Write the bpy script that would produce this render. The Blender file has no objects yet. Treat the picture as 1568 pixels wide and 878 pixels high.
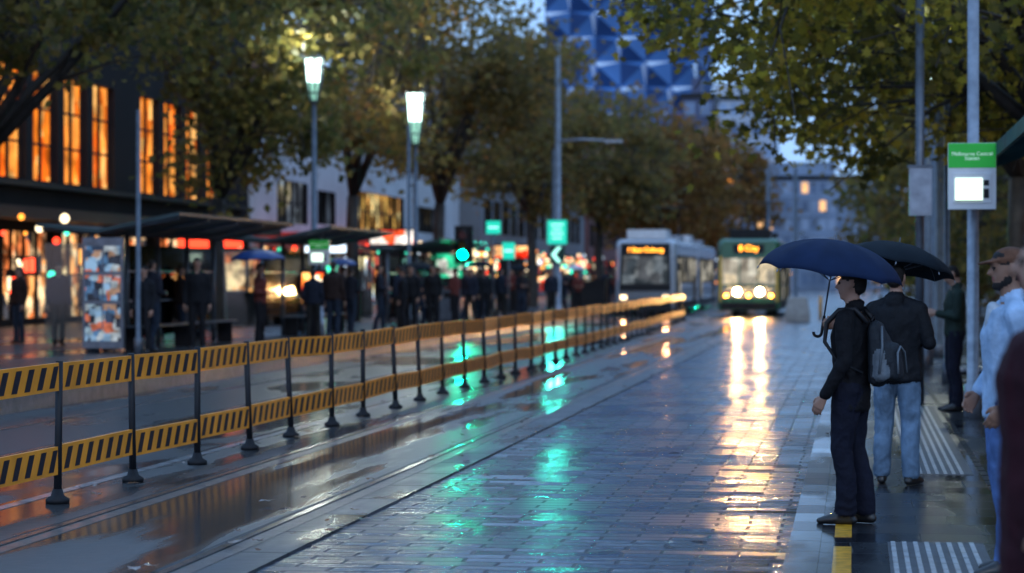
import bpy, bmesh, math, random, time
import numpy as np
from mathutils import Vector, Matrix, noise
from mathutils.bvhtree import BVHTree
random.seed(7)
scene = bpy.context.scene
D = bpy.data
R = math.radians

def link(o):
    scene.collection.objects.link(o)
    return o

# ------------------------------------------------------------------ materials
def nmat(name):
    m = D.materials.new(name)
    m.use_nodes = True
    nt = m.node_tree
    nt.nodes.clear()
    return m, nt, nt.nodes, nt.links

def mat(name, col, rough=0.6, metal=0.0, emit=None, es=0.0, var=0.25, scale=6.0, bump=0.0, coat=0.0, spec=0.5):
    m, nt, N, L = nmat(name)
    out = N.new('ShaderNodeOutputMaterial')
    b = N.new('ShaderNodeBsdfPrincipled')
    L.new(b.outputs[0], out.inputs[0])
    tc = N.new('ShaderNodeTexCoord')
    nz = N.new('ShaderNodeTexNoise')
    nz.inputs['Scale'].default_value = scale
    nz.inputs['Detail'].default_value = 5
    L.new(tc.outputs['Object'], nz.inputs['Vector'])
    mr = N.new('ShaderNodeMapRange')
    mr.inputs[1].default_value = 0.3; mr.inputs[2].default_value = 0.7
    mr.inputs[3].default_value = 1 - var; mr.inputs[4].default_value = 1 + var
    L.new(nz.outputs[0], mr.inputs[0])
    mx = N.new('ShaderNodeVectorMath'); mx.operation = 'SCALE'
    mx.inputs[0].default_value = col[:3]
    L.new(mr.outputs[0], mx.inputs['Scale'])
    L.new(mx.outputs[0], b.inputs['Base Color'])
    b.inputs['Roughness'].default_value = rough
    b.inputs['Metallic'].default_value = metal
    b.inputs['Coat Weight'].default_value = coat
    b.inputs['Coat Roughness'].default_value = 0.08
    b.inputs['Specular IOR Level'].default_value = spec
    if emit:
        b.inputs['Emission Color'].default_value = (*emit, 1)
        b.inputs['Emission Strength'].default_value = es
    if bump > 0:
        bp = N.new('ShaderNodeBump')
        bp.inputs['Strength'].default_value = bump
        bp.inputs['Distance'].default_value = 0.02
        n2 = N.new('ShaderNodeTexNoise'); n2.inputs['Scale'].default_value = scale * 5
        L.new(tc.outputs['Object'], n2.inputs['Vector'])
        L.new(n2.outputs[0], bp.inputs['Height'])
        L.new(bp.outputs[0], b.inputs['Normal'])
    return m

def emat(name, col, s):
    m, nt, N, L = nmat(name)
    out = N.new('ShaderNodeOutputMaterial')
    e = N.new('ShaderNodeEmission')
    e.inputs[0].default_value = (*col, 1); e.inputs[1].default_value = s
    L.new(e.outputs[0], out.inputs[0])
    return m

def interior(name, cols, s, scale=1.5, stretch=(1, 1, 1), dark=0.45, lo=0.12):
    m, nt, N, L = nmat(name)
    out = N.new('ShaderNodeOutputMaterial')
    e = N.new('ShaderNodeEmission')
    tc = N.new('ShaderNodeTexCoord')
    mp = N.new('ShaderNodeMapping'); mp.inputs['Scale'].default_value = stretch
    L.new(tc.outputs['Object'], mp.inputs[0])
    v = N.new('ShaderNodeTexVoronoi'); v.inputs['Scale'].default_value = scale
    v.distance = 'CHEBYCHEV'
    L.new(mp.outputs[0], v.inputs['Vector'])
    sp = N.new('ShaderNodeSeparateColor')
    L.new(v.outputs['Color'], sp.inputs[0])
    cr = N.new('ShaderNodeValToRGB'); cr.color_ramp.interpolation = 'CONSTANT'
    els = cr.color_ramp.elements
    els[0].color = (*cols[0], 1); els[0].position = 0
    els[1].color = (*cols[-1], 1); els[1].position = (len(cols) - 1) / len(cols)
    for i in range(1, len(cols) - 1):
        k = els.new(i / len(cols)); k.color = (*cols[i], 1)
    L.new(sp.outputs[0], cr.inputs[0])
    nz = N.new('ShaderNodeTexNoise'); nz.inputs['Scale'].default_value = scale * 0.8
    L.new(tc.outputs['Object'], nz.inputs['Vector'])
    mr = N.new('ShaderNodeMapRange')
    mr.inputs[1].default_value = dark; mr.inputs[2].default_value = 0.62
    mr.inputs[3].default_value = lo * s; mr.inputs[4].default_value = s
    L.new(nz.outputs[0], mr.inputs[0])
    L.new(cr.outputs[0], e.inputs[0]); L.new(mr.outputs[0], e.inputs[1])
    L.new(e.outputs[0], out.inputs[0])
    return m

def wet(name, c1, c2, r_lo, r_hi, brick=None, puddle=0.5, stretch=(1, 0.25, 1), nscale=0.7, bump=0.25, fine=9.0, bdist=0.01, pmin=None, tilt=0.0):
    m, nt, N, L = nmat(name)
    out = N.new('ShaderNodeOutputMaterial')
    b = N.new('ShaderNodeBsdfPrincipled'); L.new(b.outputs[0], out.inputs[0])
    tc = N.new('ShaderNodeTexCoord')
    mp = N.new('ShaderNodeMapping'); mp.inputs['Scale'].default_value = stretch
    L.new(tc.outputs['Object'], mp.inputs[0])
    n1 = N.new('ShaderNodeTexNoise'); n1.inputs['Scale'].default_value = nscale; n1.inputs['Detail'].default_value = 6
    L.new(mp.outputs[0], n1.inputs['Vector'])
    pm = N.new('ShaderNodeMapRange'); pm.interpolation_type = 'SMOOTHSTEP'
    pm.inputs[1].default_value = puddle; pm.inputs[2].default_value = puddle + 0.09
    L.new(n1.outputs[0], pm.inputs[0])
    n2 = N.new('ShaderNodeTexNoise'); n2.inputs['Scale'].default_value = fine; n2.inputs['Detail'].default_value = 8
    L.new(tc.outputs['Object'], n2.inputs['Vector'])
    mc = N.new('ShaderNodeMix'); mc.data_type = 'RGBA'
    mc.inputs[6].default_value = (*c1, 1); mc.inputs[7].default_value = (*c2, 1)
    L.new(n2.outputs[0], mc.inputs[0])
    col = mc.outputs[2]
    h = n2.outputs[0]
    rr = N.new('ShaderNodeMapRange'); rr.inputs[3].default_value = r_lo; rr.inputs[4].default_value = r_hi
    L.new(pm.outputs[0], rr.inputs[0])
    rough = rr.outputs[0]
    bt = None
    if brick:
        nw = N.new('ShaderNodeTexNoise'); nw.inputs['Scale'].default_value = 1.3; nw.inputs['Detail'].default_value = 3
        L.new(tc.outputs['Object'], nw.inputs['Vector'])
        sw = N.new('ShaderNodeVectorMath'); sw.operation = 'SCALE'; sw.inputs['Scale'].default_value = 0.06
        L.new(nw.outputs['Color'], sw.inputs[0])
        aw = N.new('ShaderNodeVectorMath'); aw.operation = 'ADD'
        L.new(tc.outputs['Object'], aw.inputs[0]); L.new(sw.outputs[0], aw.inputs[1])
        bt = N.new('ShaderNodeTexBrick')
        bt.inputs['Scale'].default_value = 1
        bt.inputs['Brick Width'].default_value = brick[0]
        bt.inputs['Row Height'].default_value = brick[1]
        bt.inputs['Mortar Size'].default_value = brick[2]
        bt.inputs['Mortar Smooth'].default_value = 0.4
        bt.inputs['Color1'].default_value = (0.0, 0.0, 0.0, 1)
        bt.inputs['Color2'].default_value = (1, 1, 1, 1)
        bt.inputs['Mortar'].default_value = (0.15, 0.15, 0.15, 1)
        L.new(aw.outputs[0], bt.inputs['Vector'])
        tint = N.new('ShaderNodeMapRange'); tint.inputs[3].default_value = 0.35; tint.inputs[4].default_value = 1.15
        L.new(bt.outputs['Color'], tint.inputs[0])
        mm = N.new('ShaderNodeVectorMath'); mm.operation = 'SCALE'
        L.new(col, mm.inputs[0]); L.new(tint.outputs[0], mm.inputs['Scale'])
        col = mm.outputs[0]
        ra = N.new('ShaderNodeMath'); ra.operation = 'MULTIPLY_ADD'
        L.new(bt.outputs['Color'], ra.inputs[0]); ra.inputs[1].default_value = 0.14
        L.new(rough, ra.inputs[2])
        rb = N.new('ShaderNodeMath'); rb.operation = 'MULTIPLY_ADD'
        L.new(bt.outputs['Fac'], rb.inputs[0]); rb.inputs[1].default_value = 0.30
        L.new(ra.outputs[0], rb.inputs[2]); rough = rb.outputs[0]
        hh = N.new('ShaderNodeMath'); hh.operation = 'MULTIPLY_ADD'
        L.new(bt.outputs['Fac'], hh.inputs[0]); hh.inputs[1].default_value = -1.3
        L.new(n2.outputs[0], hh.inputs[2])
        h2 = N.new('ShaderNodeMath'); h2.operation = 'MULTIPLY_ADD'
        L.new(bt.outputs['Color'], h2.inputs[0]); h2.inputs[1].default_value = 0.5
        L.new(hh.outputs[0], h2.inputs[2]); h = h2.outputs[0]
    bp = N.new('ShaderNodeBump'); bp.inputs['Distance'].default_value = bdist
    bs = N.new('ShaderNodeMath'); bs.operation = 'MULTIPLY'
    bb = N.new('ShaderNodeMath'); bb.operation = 'MAXIMUM'
    L.new(pm.outputs[0], bb.inputs[0]); bb.inputs[1].default_value = pmin if pmin is not None else (0.35 if brick else 0.06)
    L.new(bb.outputs[0], bs.inputs[0]); bs.inputs[1].default_value = bump
    L.new(bs.outputs[0], bp.inputs['Strength'])
    L.new(h, bp.inputs['Height'])
    nout = bp.outputs[0]
    if bt and tilt:
        c0 = N.new('ShaderNodeMath'); c0.operation = 'SUBTRACT'; L.new(bt.outputs['Color'], c0.inputs[0]); c0.inputs[1].default_value = 0.5
        c1_ = N.new('ShaderNodeMath'); c1_.operation = 'MULTIPLY'; L.new(c0.outputs[0], c1_.inputs[0]); c1_.inputs[1].default_value = tilt
        cv = N.new('ShaderNodeCombineXYZ'); L.new(c1_.outputs[0], cv.inputs[1])
        va = N.new('ShaderNodeVectorMath'); va.operation = 'ADD'
        L.new(nout, va.inputs[0]); L.new(cv.outputs[0], va.inputs[1])
        vn = N.new('ShaderNodeVectorMath'); vn.operation = 'NORMALIZE'; L.new(va.outputs[0], vn.inputs[0])
        nout = vn.outputs[0]
    L.new(nout, b.inputs['Normal'])
    L.new(col, b.inputs['Base Color']); L.new(rough, b.inputs['Roughness'])
    return m

def leafmat(name, cols, trans=0.35, glow=1.0):
    m, nt, N, L = nmat(name)
    out = N.new('ShaderNodeOutputMaterial')
    g = N.new('ShaderNodeNewGeometry')
    tc = N.new('ShaderNodeTexCoord')
    nz = N.new('ShaderNodeTexNoise'); nz.inputs['Scale'].default_value = 0.45; nz.inputs['Detail'].default_value = 3
    L.new(tc.outputs['Object'], nz.inputs['Vector'])
    a = N.new('ShaderNodeMath'); a.operation = 'MULTIPLY_ADD'
    L.new(g.outputs['Random Per Island'], a.inputs[0]); a.inputs[1].default_value = 0.5
    s = N.new('ShaderNodeMapRange'); s.inputs[1].default_value = 0.3; s.inputs[2].default_value = 0.7
    s.inputs[3].default_value = 0; s.inputs[4].default_value = 0.5
    L.new(nz.outputs[0], s.inputs[0]); L.new(s.outputs[0], a.inputs[2])
    cr = N.new('ShaderNodeValToRGB'); els = cr.color_ramp.elements
    els[0].color = (*cols[0], 1); els[1].color = (*cols[-1], 1)
    for i in range(1, len(cols) - 1):
        k = els.new(i / (len(cols) - 1)); k.color = (*cols[i], 1)
    L.new(a.outputs[0], cr.inputs[0])
    p = N.new('ShaderNodeBsdfPrincipled'); p.inputs['Roughness'].default_value = 0.55
    p.inputs['Specular IOR Level'].default_value = 0.3
    t = N.new('ShaderNodeBsdfTranslucent')
    sc = N.new('ShaderNodeVectorMath'); sc.operation = 'SCALE'; sc.inputs['Scale'].default_value = glow
    L.new(cr.outputs[0], sc.inputs[0])
    L.new(cr.outputs[0], p.inputs['Base Color']); L.new(sc.outputs[0], t.inputs[0])
    mx = N.new('ShaderNodeMixShader'); mx.inputs[0].default_value = trans
    L.new(p.outputs[0], mx.inputs[1]); L.new(t.outputs[0], mx.inputs[2])
    L.new(mx.outputs[0], out.inputs[0])
    return m

def glassmat(name, tint, add=0.05, rough=0.05):
    m, nt, N, L = nmat(name)
    out = N.new('ShaderNodeOutputMaterial')
    t = N.new('ShaderNodeBsdfTransparent'); t.inputs[0].default_value = (*tint, 1)
    g = N.new('ShaderNodeBsdfGlossy'); g.inputs[1].default_value = rough
    g.inputs[0].default_value = (0.6,0.6,0.6,1)
    mx = N.new('ShaderNodeMixShader')
    fr = N.new('ShaderNodeFresnel'); fr.inputs[0].default_value = 1.35
    ad = N.new('ShaderNodeMath'); ad.operation = 'ADD'; ad.inputs[1].default_value = add
    L.new(fr.outputs[0], ad.inputs[0]); L.new(ad.outputs[0], mx.inputs[0])
    L.new(t.outputs[0], mx.inputs[1]); L.new(g.outputs[0], mx.inputs[2]); L.new(mx.outputs[0], out.inputs[0])
    return m

M = {}
M['steel'] = mat('painted_steel_grey', (0.11, 0.13, 0.16), 0.4, 0.4, coat=0.15)
M['steel_lt'] = mat('galvanised_steel', (0.30, 0.33, 0.38), 0.4, 0.5)
M['dark'] = mat('dark_metal', (0.010, 0.011, 0.014), 0.5, 0.0, coat=0.0, spec=0.3)
M['black'] = mat('black_rubber', (0.008, 0.008, 0.010), 0.6, spec=0.3)
M['wire'] = mat('wire_black', (0.006, 0.006, 0.007), 1.0, spec=0.0)
M['orange'] = mat('barrier_orange_paint', (0.90, 0.31, 0.015), 0.5, coat=0.1, var=0.18, scale=3)
M['stripe'] = mat('barrier_black_stripe', (0.010, 0.012, 0.022), 0.5, spec=0.3)
M['bark'] = mat('wet_bark', (0.030, 0.023, 0.018), 0.6, var=0.5, scale=4, bump=0.6)
M['white'] = mat('white_paint', (0.7, 0.72, 0.74), 0.35, coat=0.3, var=0.08)
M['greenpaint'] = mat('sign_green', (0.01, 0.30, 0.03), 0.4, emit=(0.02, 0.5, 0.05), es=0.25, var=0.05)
M['rail'] = mat('rail_steel', (0.25, 0.26, 0.28), 0.22, 0.9, var=0.3)
M['yellowline'] = mat('yellow_line_paint', (0.75, 0.36, 0.02), 0.4, coat=0.4, var=0.35, scale=14)
M['whiteline'] = mat('worn_white_line', (0.26, 0.27, 0.28), 0.3, coat=0.4, var=0.6, scale=5)
M['concrete'] = mat('pale_concrete', (0.34, 0.33, 0.31), 0.5, var=0.2, coat=0.2, bump=0.3)
M['wetconc'] = mat('wet_concrete_strip', (0.11, 0.11, 0.11), 0.3, var=0.45, coat=0.3, bump=0.4)
M['glass'] = glassmat('clear_glass', (0.85, 0.92, 0.92), 0.02)
M['tealglass'] = glassmat('teal_canopy_glass', (0.08, 0.26, 0.28), 0.04)
M['tact'] = mat('tactile_tile', (0.07, 0.075, 0.085), 0.5, coat=0.1, var=0.25, scale=8)
M['tactrib'] = mat('tactile_rib', (0.42, 0.43, 0.44), 0.4, coat=0.2, var=0.2, scale=8)

# ------------------------------------------------------------------ mesh builder
class MB:
    def __init__(s):
        s.v = []; s.f = []; s.m = []; s.mats = []; s.sm = []
    def mi(s, m):
        if m not in s.mats: s.mats.append(m)
        return s.mats.index(m)
    def add(s, vs, fs, m, smooth=False):
        o = len(s.v); k = s.mi(m)
        s.v += [tuple(p) for p in vs]
        for f in fs:
            s.f.append(tuple(i + o for i in f)); s.m.append(k); s.sm.append(smooth)
    def quad(s, a, b, c, d, m):
        s.add([a, b, c, d], [(0, 1, 2, 3)], m)
    def box(s, lo, hi, m, mtx=None):
        x0, y0, z0 = lo; x1, y1, z1 = hi
        vs = [Vector(p) for p in [(x0,y0,z0),(x1,y0,z0),(x1,y1,z0),(x0,y1,z0),(x0,y0,z1),(x1,y0,z1),(x1,y1,z1),(x0,y1,z1)]]
        if mtx is not None: vs = [mtx @ v for v in vs]
        s.add(vs, [(0,3,2,1),(4,5,6,7),(0,1,5,4),(1,2,6,5),(2,3,7,6),(3,0,4,7)], m)
    def cbox(s, c, sz, m, mtx=None):
        s.box([c[i]-sz[i]/2 for i in range(3)], [c[i]+sz[i]/2 for i in range(3)], m, mtx)
    def tube(s, pts, rad, m, n=8, caps=True, smooth=True):
        pts = [Vector(p) for p in pts]
        if not hasattr(rad, '__len__'): rad = [rad]*len(pts)
        vs = []; ref = None
        for i, p in enumerate(pts):
            a = pts[max(i-1, 0)]; b = pts[min(i+1, len(pts)-1)]
            t = (b-a)
            t = t.normalized() if t.length > 1e-9 else Vector((0,0,1))
            if ref is None:
                ref = Vector((1,0,0)) if abs(t.x) < 0.8 else Vector((0,1,0))
            u = (ref - t*ref.dot(t)).normalized(); w = t.cross(u); ref = u
            for k in range(n):
                an = 2*math.pi*k/n
                vs.append(p + (u*math.cos(an) + w*math.sin(an))*rad[i])
        fs = []
        for i in range(len(pts)-1):
            for k in range(n):
                fs.append((i*n+k, i*n+(k+1)%n, (i+1)*n+(k+1)%n, (i+1)*n+k))
        s.add(vs, fs, m, smooth)
        if caps:
            o = len(s.v)-len(vs); k = s.mi(m)
            s.f.append(tuple(o+i for i in reversed(range(n)))); s.m.append(k); s.sm.append(False)
            q = (len(pts)-1)*n
            s.f.append(tuple(o+q+i for i in range(n))); s.m.append(k); s.sm.append(False)
    def loft(s, rings, m, caps=True, smooth=False):
        n = len(rings[0]); vs = [p for r in rings for p in r]; fs = []
        for i in range(len(rings)-1):
            for k in range(n):
                fs.append((i*n+k, i*n+(k+1)%n, (i+1)*n+(k+1)%n, (i+1)*n+k))
        if caps:
            fs.append(tuple(reversed(range(n)))); fs.append(tuple((len(rings)-1)*n+i for i in range(n)))
        s.add(vs, fs, m, smooth)
    def ball(s, c, r, m, seg=12, rings=8):
        if not hasattr(r, '__len__'): r = (r, r, r)
        vs = []; fs = []
        for i in range(rings+1):
            th = math.pi*i/rings
            for k in range(seg):
                ph = 2*math.pi*k/seg
                vs.append((c[0]+r[0]*math.sin(th)*math.cos(ph), c[1]+r[1]*math.sin(th)*math.sin(ph), c[2]+r[2]*math.cos(th)))
        for i in range(rings):
            for k in range(seg):
                fs.append((i*seg+k, (i+1)*seg+k, (i+1)*seg+(k+1)%seg, i*seg+(k+1)%seg))
        s.add(vs, fs, m, True)
    def build(s, name, parent=None, loc=(0,0,0), rz=0, bevel=0):
        me = D.meshes.new(name)
        me.from_pydata([tuple(v) for v in s.v], [], s.f)
        for m in s.mats: me.materials.append(m)
        me.polygons.foreach_set('material_index', s.m)
        me.polygons.foreach_set('use_smooth', s.sm)
        me.update()
        o = link(D.objects.new(name, me))
        o.location = loc; o.rotation_euler = (0, 0, rz)
        if parent: o.parent = parent
        if bevel:
            b = o.modifiers.new('bevel', 'BEVEL'); b.width = bevel; b.segments = 2; b.limit_method = 'ANGLE'; b.angle_limit = R(40)
        return o

def empty(name, loc=(0,0,0), rz=0):
    e = link(D.objects.new(name, None)); e.location = loc; e.rotation_euler = (0,0,rz)
    return e

def text(name, body, size, loc, rot, m, parent=None, align='CENTER', ext=0.002):
    c = D.curves.new(name, 'FONT'); c.body = body; c.size = size; c.align_x = align; c.extrude = ext
    c.space_line = 0.85
    c.materials.append(m)
    o = link(D.objects.new(name, c)); o.location = loc; o.rotation_euler = rot
    if parent: o.parent = parent
    return o

def plight(name, loc, col, power, rad=0.1, spot=None, rot=None, parent=None):
    l = D.lights.new(name, 'SPOT' if spot else 'POINT')
    l.color = col; l.energy = power; l.shadow_soft_size = rad
    if spot: l.spot_size = spot; l.spot_blend = 0.6
    o = link(D.objects.new(name, l)); o.location = loc
    if rot: o.rotation_euler = rot
    if parent: o.parent = parent
    return o

# ------------------------------------------------------------------ people (built first)
bm_ = bmesh.new(); bmesh.ops.create_icosphere(bm_, subdivisions=2, radius=1.0)
ICO = [v.co.copy() for v in bm_.verts]; bm_.free()
def hull(ells, Mx=None):
    b = bmesh.new()
    for c, r in ells:
        if not hasattr(r, '__len__'): r = (r,r,r)
        for p in ICO:
            q = Vector((c[0]+p.x*r[0], c[1]+p.y*r[1], c[2]+p.z*r[2]))
            b.verts.new(Mx@q if Mx else q)
    res = bmesh.ops.convex_hull(b, input=b.verts)
    junk = list({e for e in res['geom_interior'] if isinstance(e,bmesh.types.BMVert)}|{e for e in res['geom_unused'] if isinstance(e,bmesh.types.BMVert)})
    if junk: bmesh.ops.delete(b, geom=junk, context='VERTS')
    b.verts.index_update()
    vs = [v.co.copy() for v in b.verts]; fs = [tuple(v.index for v in f.verts) for f in b.faces]
    b.free(); return vs, fs
class Fig:
    def __init__(s): s.parts = []; s.hands = []
    def add(s, tag, *ells, Mx=None, dest=None):
        v,f = hull(ells, Mx); (s.parts if dest is None else dest).append((v,f,tag))
    def build(s, name, root, vox, mats, folds, parts=None, iters=3):
        parts = parts or s.parts
        V=[];F=[];T=[]
        for v,f,t in parts:
            o=len(V); V+=v
            for a in f: F.append(tuple(i+o for i in a)); T.append(t)
        me = D.meshes.new('tmp'); me.from_pydata([tuple(v) for v in V],[],F); me.update()
        bvh = BVHTree.FromPolygons(V, F)
        ob = link(D.objects.new('tmp', me))
        md = ob.modifiers.new('r','REMESH'); md.mode='VOXEL'; md.voxel_size=vox
        ms = ob.modifiers.new('s','SMOOTH'); ms.factor=0.5; ms.iterations=iters
        dg = bpy.context.evaluated_depsgraph_get(); ev = ob.evaluated_get(dg)
        nm = D.meshes.new_from_object(ev)
        D.objects.remove(ob)
        nm.name = name
        names = list(mats.keys())
        nm.materials.clear()
        for k in names: nm.materials.append(mats[k])
        if len(names) == 1:
            idx = [0]*len(nm.polygons)
        else:
            idx = []
            for p in nm.polygons:
                r = bvh.find_nearest(p.center)
                idx.append(names.index(T[r[2]]) if r[2] is not None else 0)
        if folds:
            vt = {}
            for p,i in zip(nm.polygons, idx):
                for v in p.vertices: vt[v]=i
            for v in nm.vertices:
                t = names[vt.get(v.index,0)]
                if t in folds:
                    amp, fx, fz = folds[t]
                    c = v.co
                    w = noise.noise(Vector((c.x*5,c.y*5,c.z*3)))*2.5
                    d = noise.noise(Vector((c.x*fx+w, c.y*fx-w, c.z*fz+c.x*6)))
                    v.co = c + v.normal*((0.5-abs(d)*1.6)*amp)
        nm.polygons.foreach_set('material_index', idx)
        nm.polygons.foreach_set('use_smooth', [True]*len(nm.polygons))
        nm.update()
        o = link(D.objects.new(name, nm)); o.parent = root
        return o
def hand(fig, w, d, n, t, curl, k=1.0, grip=False):
    w=Vector(w); d=Vector(d).normalized(); n=Vector(n); n=(n-d*n.dot(d)).normalized(); t=Vector(t); t=(t-d*t.dot(d)-n*t.dot(n)).normalized()
    H=fig.hands
    kn=[w+(d*(0.086-0.004*abs(i-1))+t*(0.030-0.020*i))*k for i in range(4)]
    fig.add('skin',(w-d*0.02,0.024*k),(w+d*0.01*k,0.026*k),*[(kk,0.0125*k) for kk in kn],dest=H)
    ls=[0.072,0.080,0.075,0.060]
    for i in range(4):
        p=kn[i]; ang=0; rr=0.0092*k
        for sgm,(fr,cv) in enumerate(((0.45,curl*0.9),(0.32,curl*1.1),(0.25,curl*0.7))):
            ang+=cv
            dirn=(d*math.cos(ang)+n*math.sin(ang))
            q=p+dirn*ls[i]*fr*k
            fig.add('skin',(p,rr),(q,rr*0.92),dest=H); p=q; rr*=0.92
    b=w+(d*0.025+t*0.024)*k
    c1=b+(d*0.6+t*0.55+n*0.35).normalized()*0.038*k
    c2=c1+((d*0.75+t*0.1+n*(0.75 if grip else 0.3)).normalized())*0.030*k
    fig.add('skin',(b,0.015*k),(c1,0.0115*k),dest=H); fig.add('skin',(c1,0.011*k),(c2,0.0088*k),dest=H)

def cloth(name, c, r=0.8, var=0.25, sc=10): return mat(name, c, r, var=var, scale=sc, bump=0.25, spec=0.2)
SKIN = mat('skin', (0.36,0.20,0.14), 0.5, var=0.08, scale=12)
SKIN2 = mat('skin_tan', (0.24,0.125,0.08), 0.5, var=0.08, scale=12)
HAIRD = mat('dark_hair', (0.012,0.009,0.008), 0.6, var=0.3, scale=40, bump=0.5, spec=0.3)
EYE = mat('eye', (0.02,0.015,0.012), 0.15)
LIP = mat('lips', (0.26,0.09,0.07), 0.45)
SOLE = mat('shoe_leather', (0.012,0.011,0.011), 0.4, coat=0.2)

def person(name, loc, yaw, H=1.75, jacket=None, trousers=None, skin=SKIN, hairm=HAIRD, vox=0.022, bulk=1.0, hem=0.92,
           arms=None, feet=None, cap=None, beard=False, head_yaw=0, head_pitch=0, shirt=None, fold=True, lean=0.0, walk=0.0, hood=False, handmode=(None,None), shoes=SOLE, legw=1.0, collar=True):
    k = H/1.75
    root = empty(name, loc, R(yaw))
    root.scale = (k,k,k)
    F = Fig(); A = F.add
    ls = lean
    def L(p): return (p[0], p[1]-ls*max(0,p[2]-0.95), p[2])
    feet = feet or [((-0.10, 0.0+walk*0.22), -6), ((0.10, 0.0-walk*0.22), 6)]
    for sx,((fx,fy_),fa) in zip((-1,1),feet):
        hip = (sx*0.09,0,0.92); knee=((sx*0.095+fx)/2+0.0, fy_*0.45-0.03-abs(walk)*0.05, 0.50)
        ank=(fx,fy_+0.02,0.09)
        A('trousers',(hip,(0.095*legw,0.105*legw,0.10)),((knee[0],knee[1],knee[2]+0.02),(0.066*legw,0.070*legw,0.06)))
        A('trousers',((knee[0],knee[1],knee[2]+0.02),(0.066*legw,0.070*legw,0.06)),((knee[0]*0.5+fx*0.5,(knee[1]+ank[1])/2+0.02,0.32),(0.062*legw,0.066*legw,0.05)))
        A('trousers',((knee[0]*0.5+fx*0.5,(knee[1]+ank[1])/2+0.02,0.32),(0.062*legw,0.066*legw,0.05)),((fx,fy_+0.015,0.085),(0.060*legw,0.070*legw,0.035)))
        a=R(fa); fd=Vector((math.sin(a),-math.cos(a),0))
        c=Vector((fx,fy_+0.02,0))
        A('shoes',(c-fd*0.045+Vector((0,0,0.035)),(0.036,0.036,0.034)),(c+fd*0.10+Vector((0,0,0.034)),(0.044,0.044,0.033)),(c+fd*0.175+Vector((0,0,0.026)),(0.034,0.034,0.024)),(c+Vector((0,0,0.085)),(0.04,0.04,0.03)))
    B=bulk
    A('trousers',((0,0.005,0.95),(0.165,0.115,0.09)),((0,0,1.04),(0.15,0.105,0.06)))
    A('jacket',(L((0,0.0,hem)),(0.172*B,0.122*B,0.035)),(L((0,0,1.10)),(0.158*B,0.118*B,0.06)))
    A('jacket',(L((0,0,1.10)),(0.158*B,0.118*B,0.06)),(L((0,-0.005,1.30)),(0.172*B,0.128*B,0.08)))
    A('jacket',(L((0,-0.005,1.28)),(0.172*B,0.128*B,0.08)),(L((0,0.008,1.40)),(0.165*B,0.108*B,0.06)))
    for sx in (-1,1):
        A('jacket',(L((sx*0.165,0.005,1.405)),0.066*B**0.5),(L((sx*0.05,0.015,1.475)),0.045))
    A('jacket',(L((0.05,0.015,1.47)),0.045),(L((-0.05,0.015,1.47)),0.045))
    neckc = Vector(L((0,0.01,1.50)))
    if collar:
        A('jacket',(neckc+Vector((0,0.012,-0.01)),(0.072,0.070,0.03)),(neckc+Vector((0,0.02,0.03)),(0.068,0.062,0.018)))
    if shirt:
        A('shirt',(L((0,-0.085,1.44)),(0.05,0.035,0.04)),(L((0,-0.10,1.30)),(0.03,0.04,0.1)))
    arms = arms or [((-0.235,0.03,1.14),(-0.245,-0.06,0.89)),((0.235,0.03,1.14),(0.245,-0.06,0.89))]
    b5=B**0.5
    wr=[]
    for sx,(el,w) in zip((-1,1),arms):
        sh=Vector(L((sx*0.185,0.005,1.40))); el=Vector(L(el)); w=Vector(L(w)); wr.append((el,w))
        A('jacket',(sh,0.064*b5),(el,0.051*b5)); A('jacket',(el,0.051*b5),(w,0.040*b5))
    A('skin',(neckc+Vector((0,0.005,-0.03)),0.056),(neckc+Vector((0,-0.005,0.09)),0.052))
    hc = neckc+Vector((0,0.0,0.055))
    Mx = Matrix.Translation(hc)@Matrix.Rotation(R(head_yaw),4,'Z')@Matrix.Rotation(R(head_pitch),4,'X')@Matrix.Translation(-Vector((0,0.01,1.555)))
    A('skin',((0,0.012,1.665),(0.073,0.092,0.082)),((0,-0.02,1.61),(0.060,0.062,0.05)),Mx=Mx)
    A('skin',((0,-0.02,1.61),(0.058,0.062,0.05)),((0,-0.052,1.562),(0.030,0.028,0.020)),((0,0.0,1.575),(0.05,0.05,0.02)),Mx=Mx)
    A('skin',((0,-0.082,1.672),(0.009,0.009,0.008)),((0,-0.105,1.632),(0.013,0.012,0.011)),((0,-0.08,1.628),(0.018,0.01,0.008)),Mx=Mx)
    A('skin',((-0.032,-0.073,1.682),(0.02,0.012,0.008)),((0.032,-0.073,1.682),(0.02,0.012,0.008)),Mx=Mx)
    for sx in (-1,1):
        A('eye',((sx*0.031,-0.078,1.661),(0.011,0.009,0.006)),Mx=Mx)
        A('skin',((sx*0.075,0.012,1.665),(0.009,0.017,0.023)),((sx*0.074,0.006,1.635),(0.007,0.011,0.011)),Mx=Mx)
    A('lips',((-0.016,-0.083,1.600),(0.010,0.007,0.007)),((0.016,-0.083,1.600),(0.010,0.007,0.007)),Mx=Mx)
    A('hair',((0,0.020,1.692),(0.078,0.092,0.068)),((0,0.052,1.63),(0.066,0.055,0.05)),Mx=Mx)
    A('hair',((0,-0.03,1.725),(0.062,0.05,0.032)),((0,0.03,1.72),(0.07,0.06,0.04)),Mx=Mx)
    if beard:
        A('hair',((0,-0.058,1.563),(0.036,0.034,0.024)),((0.05,-0.01,1.60),(0.014,0.02,0.028)),((-0.05,-0.01,1.60),(0.014,0.02,0.028)),Mx=Mx)
    if cap:
        A('cap',((0,0.018,1.705),(0.084,0.100,0.045)),((0,0.015,1.735),(0.072,0.082,0.042)),Mx=Mx)
        A('cap',((0,-0.06,1.702),(0.066,0.03,0.010)),((0,-0.145,1.688),(0.045,0.02,0.009)),Mx=Mx)
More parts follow.
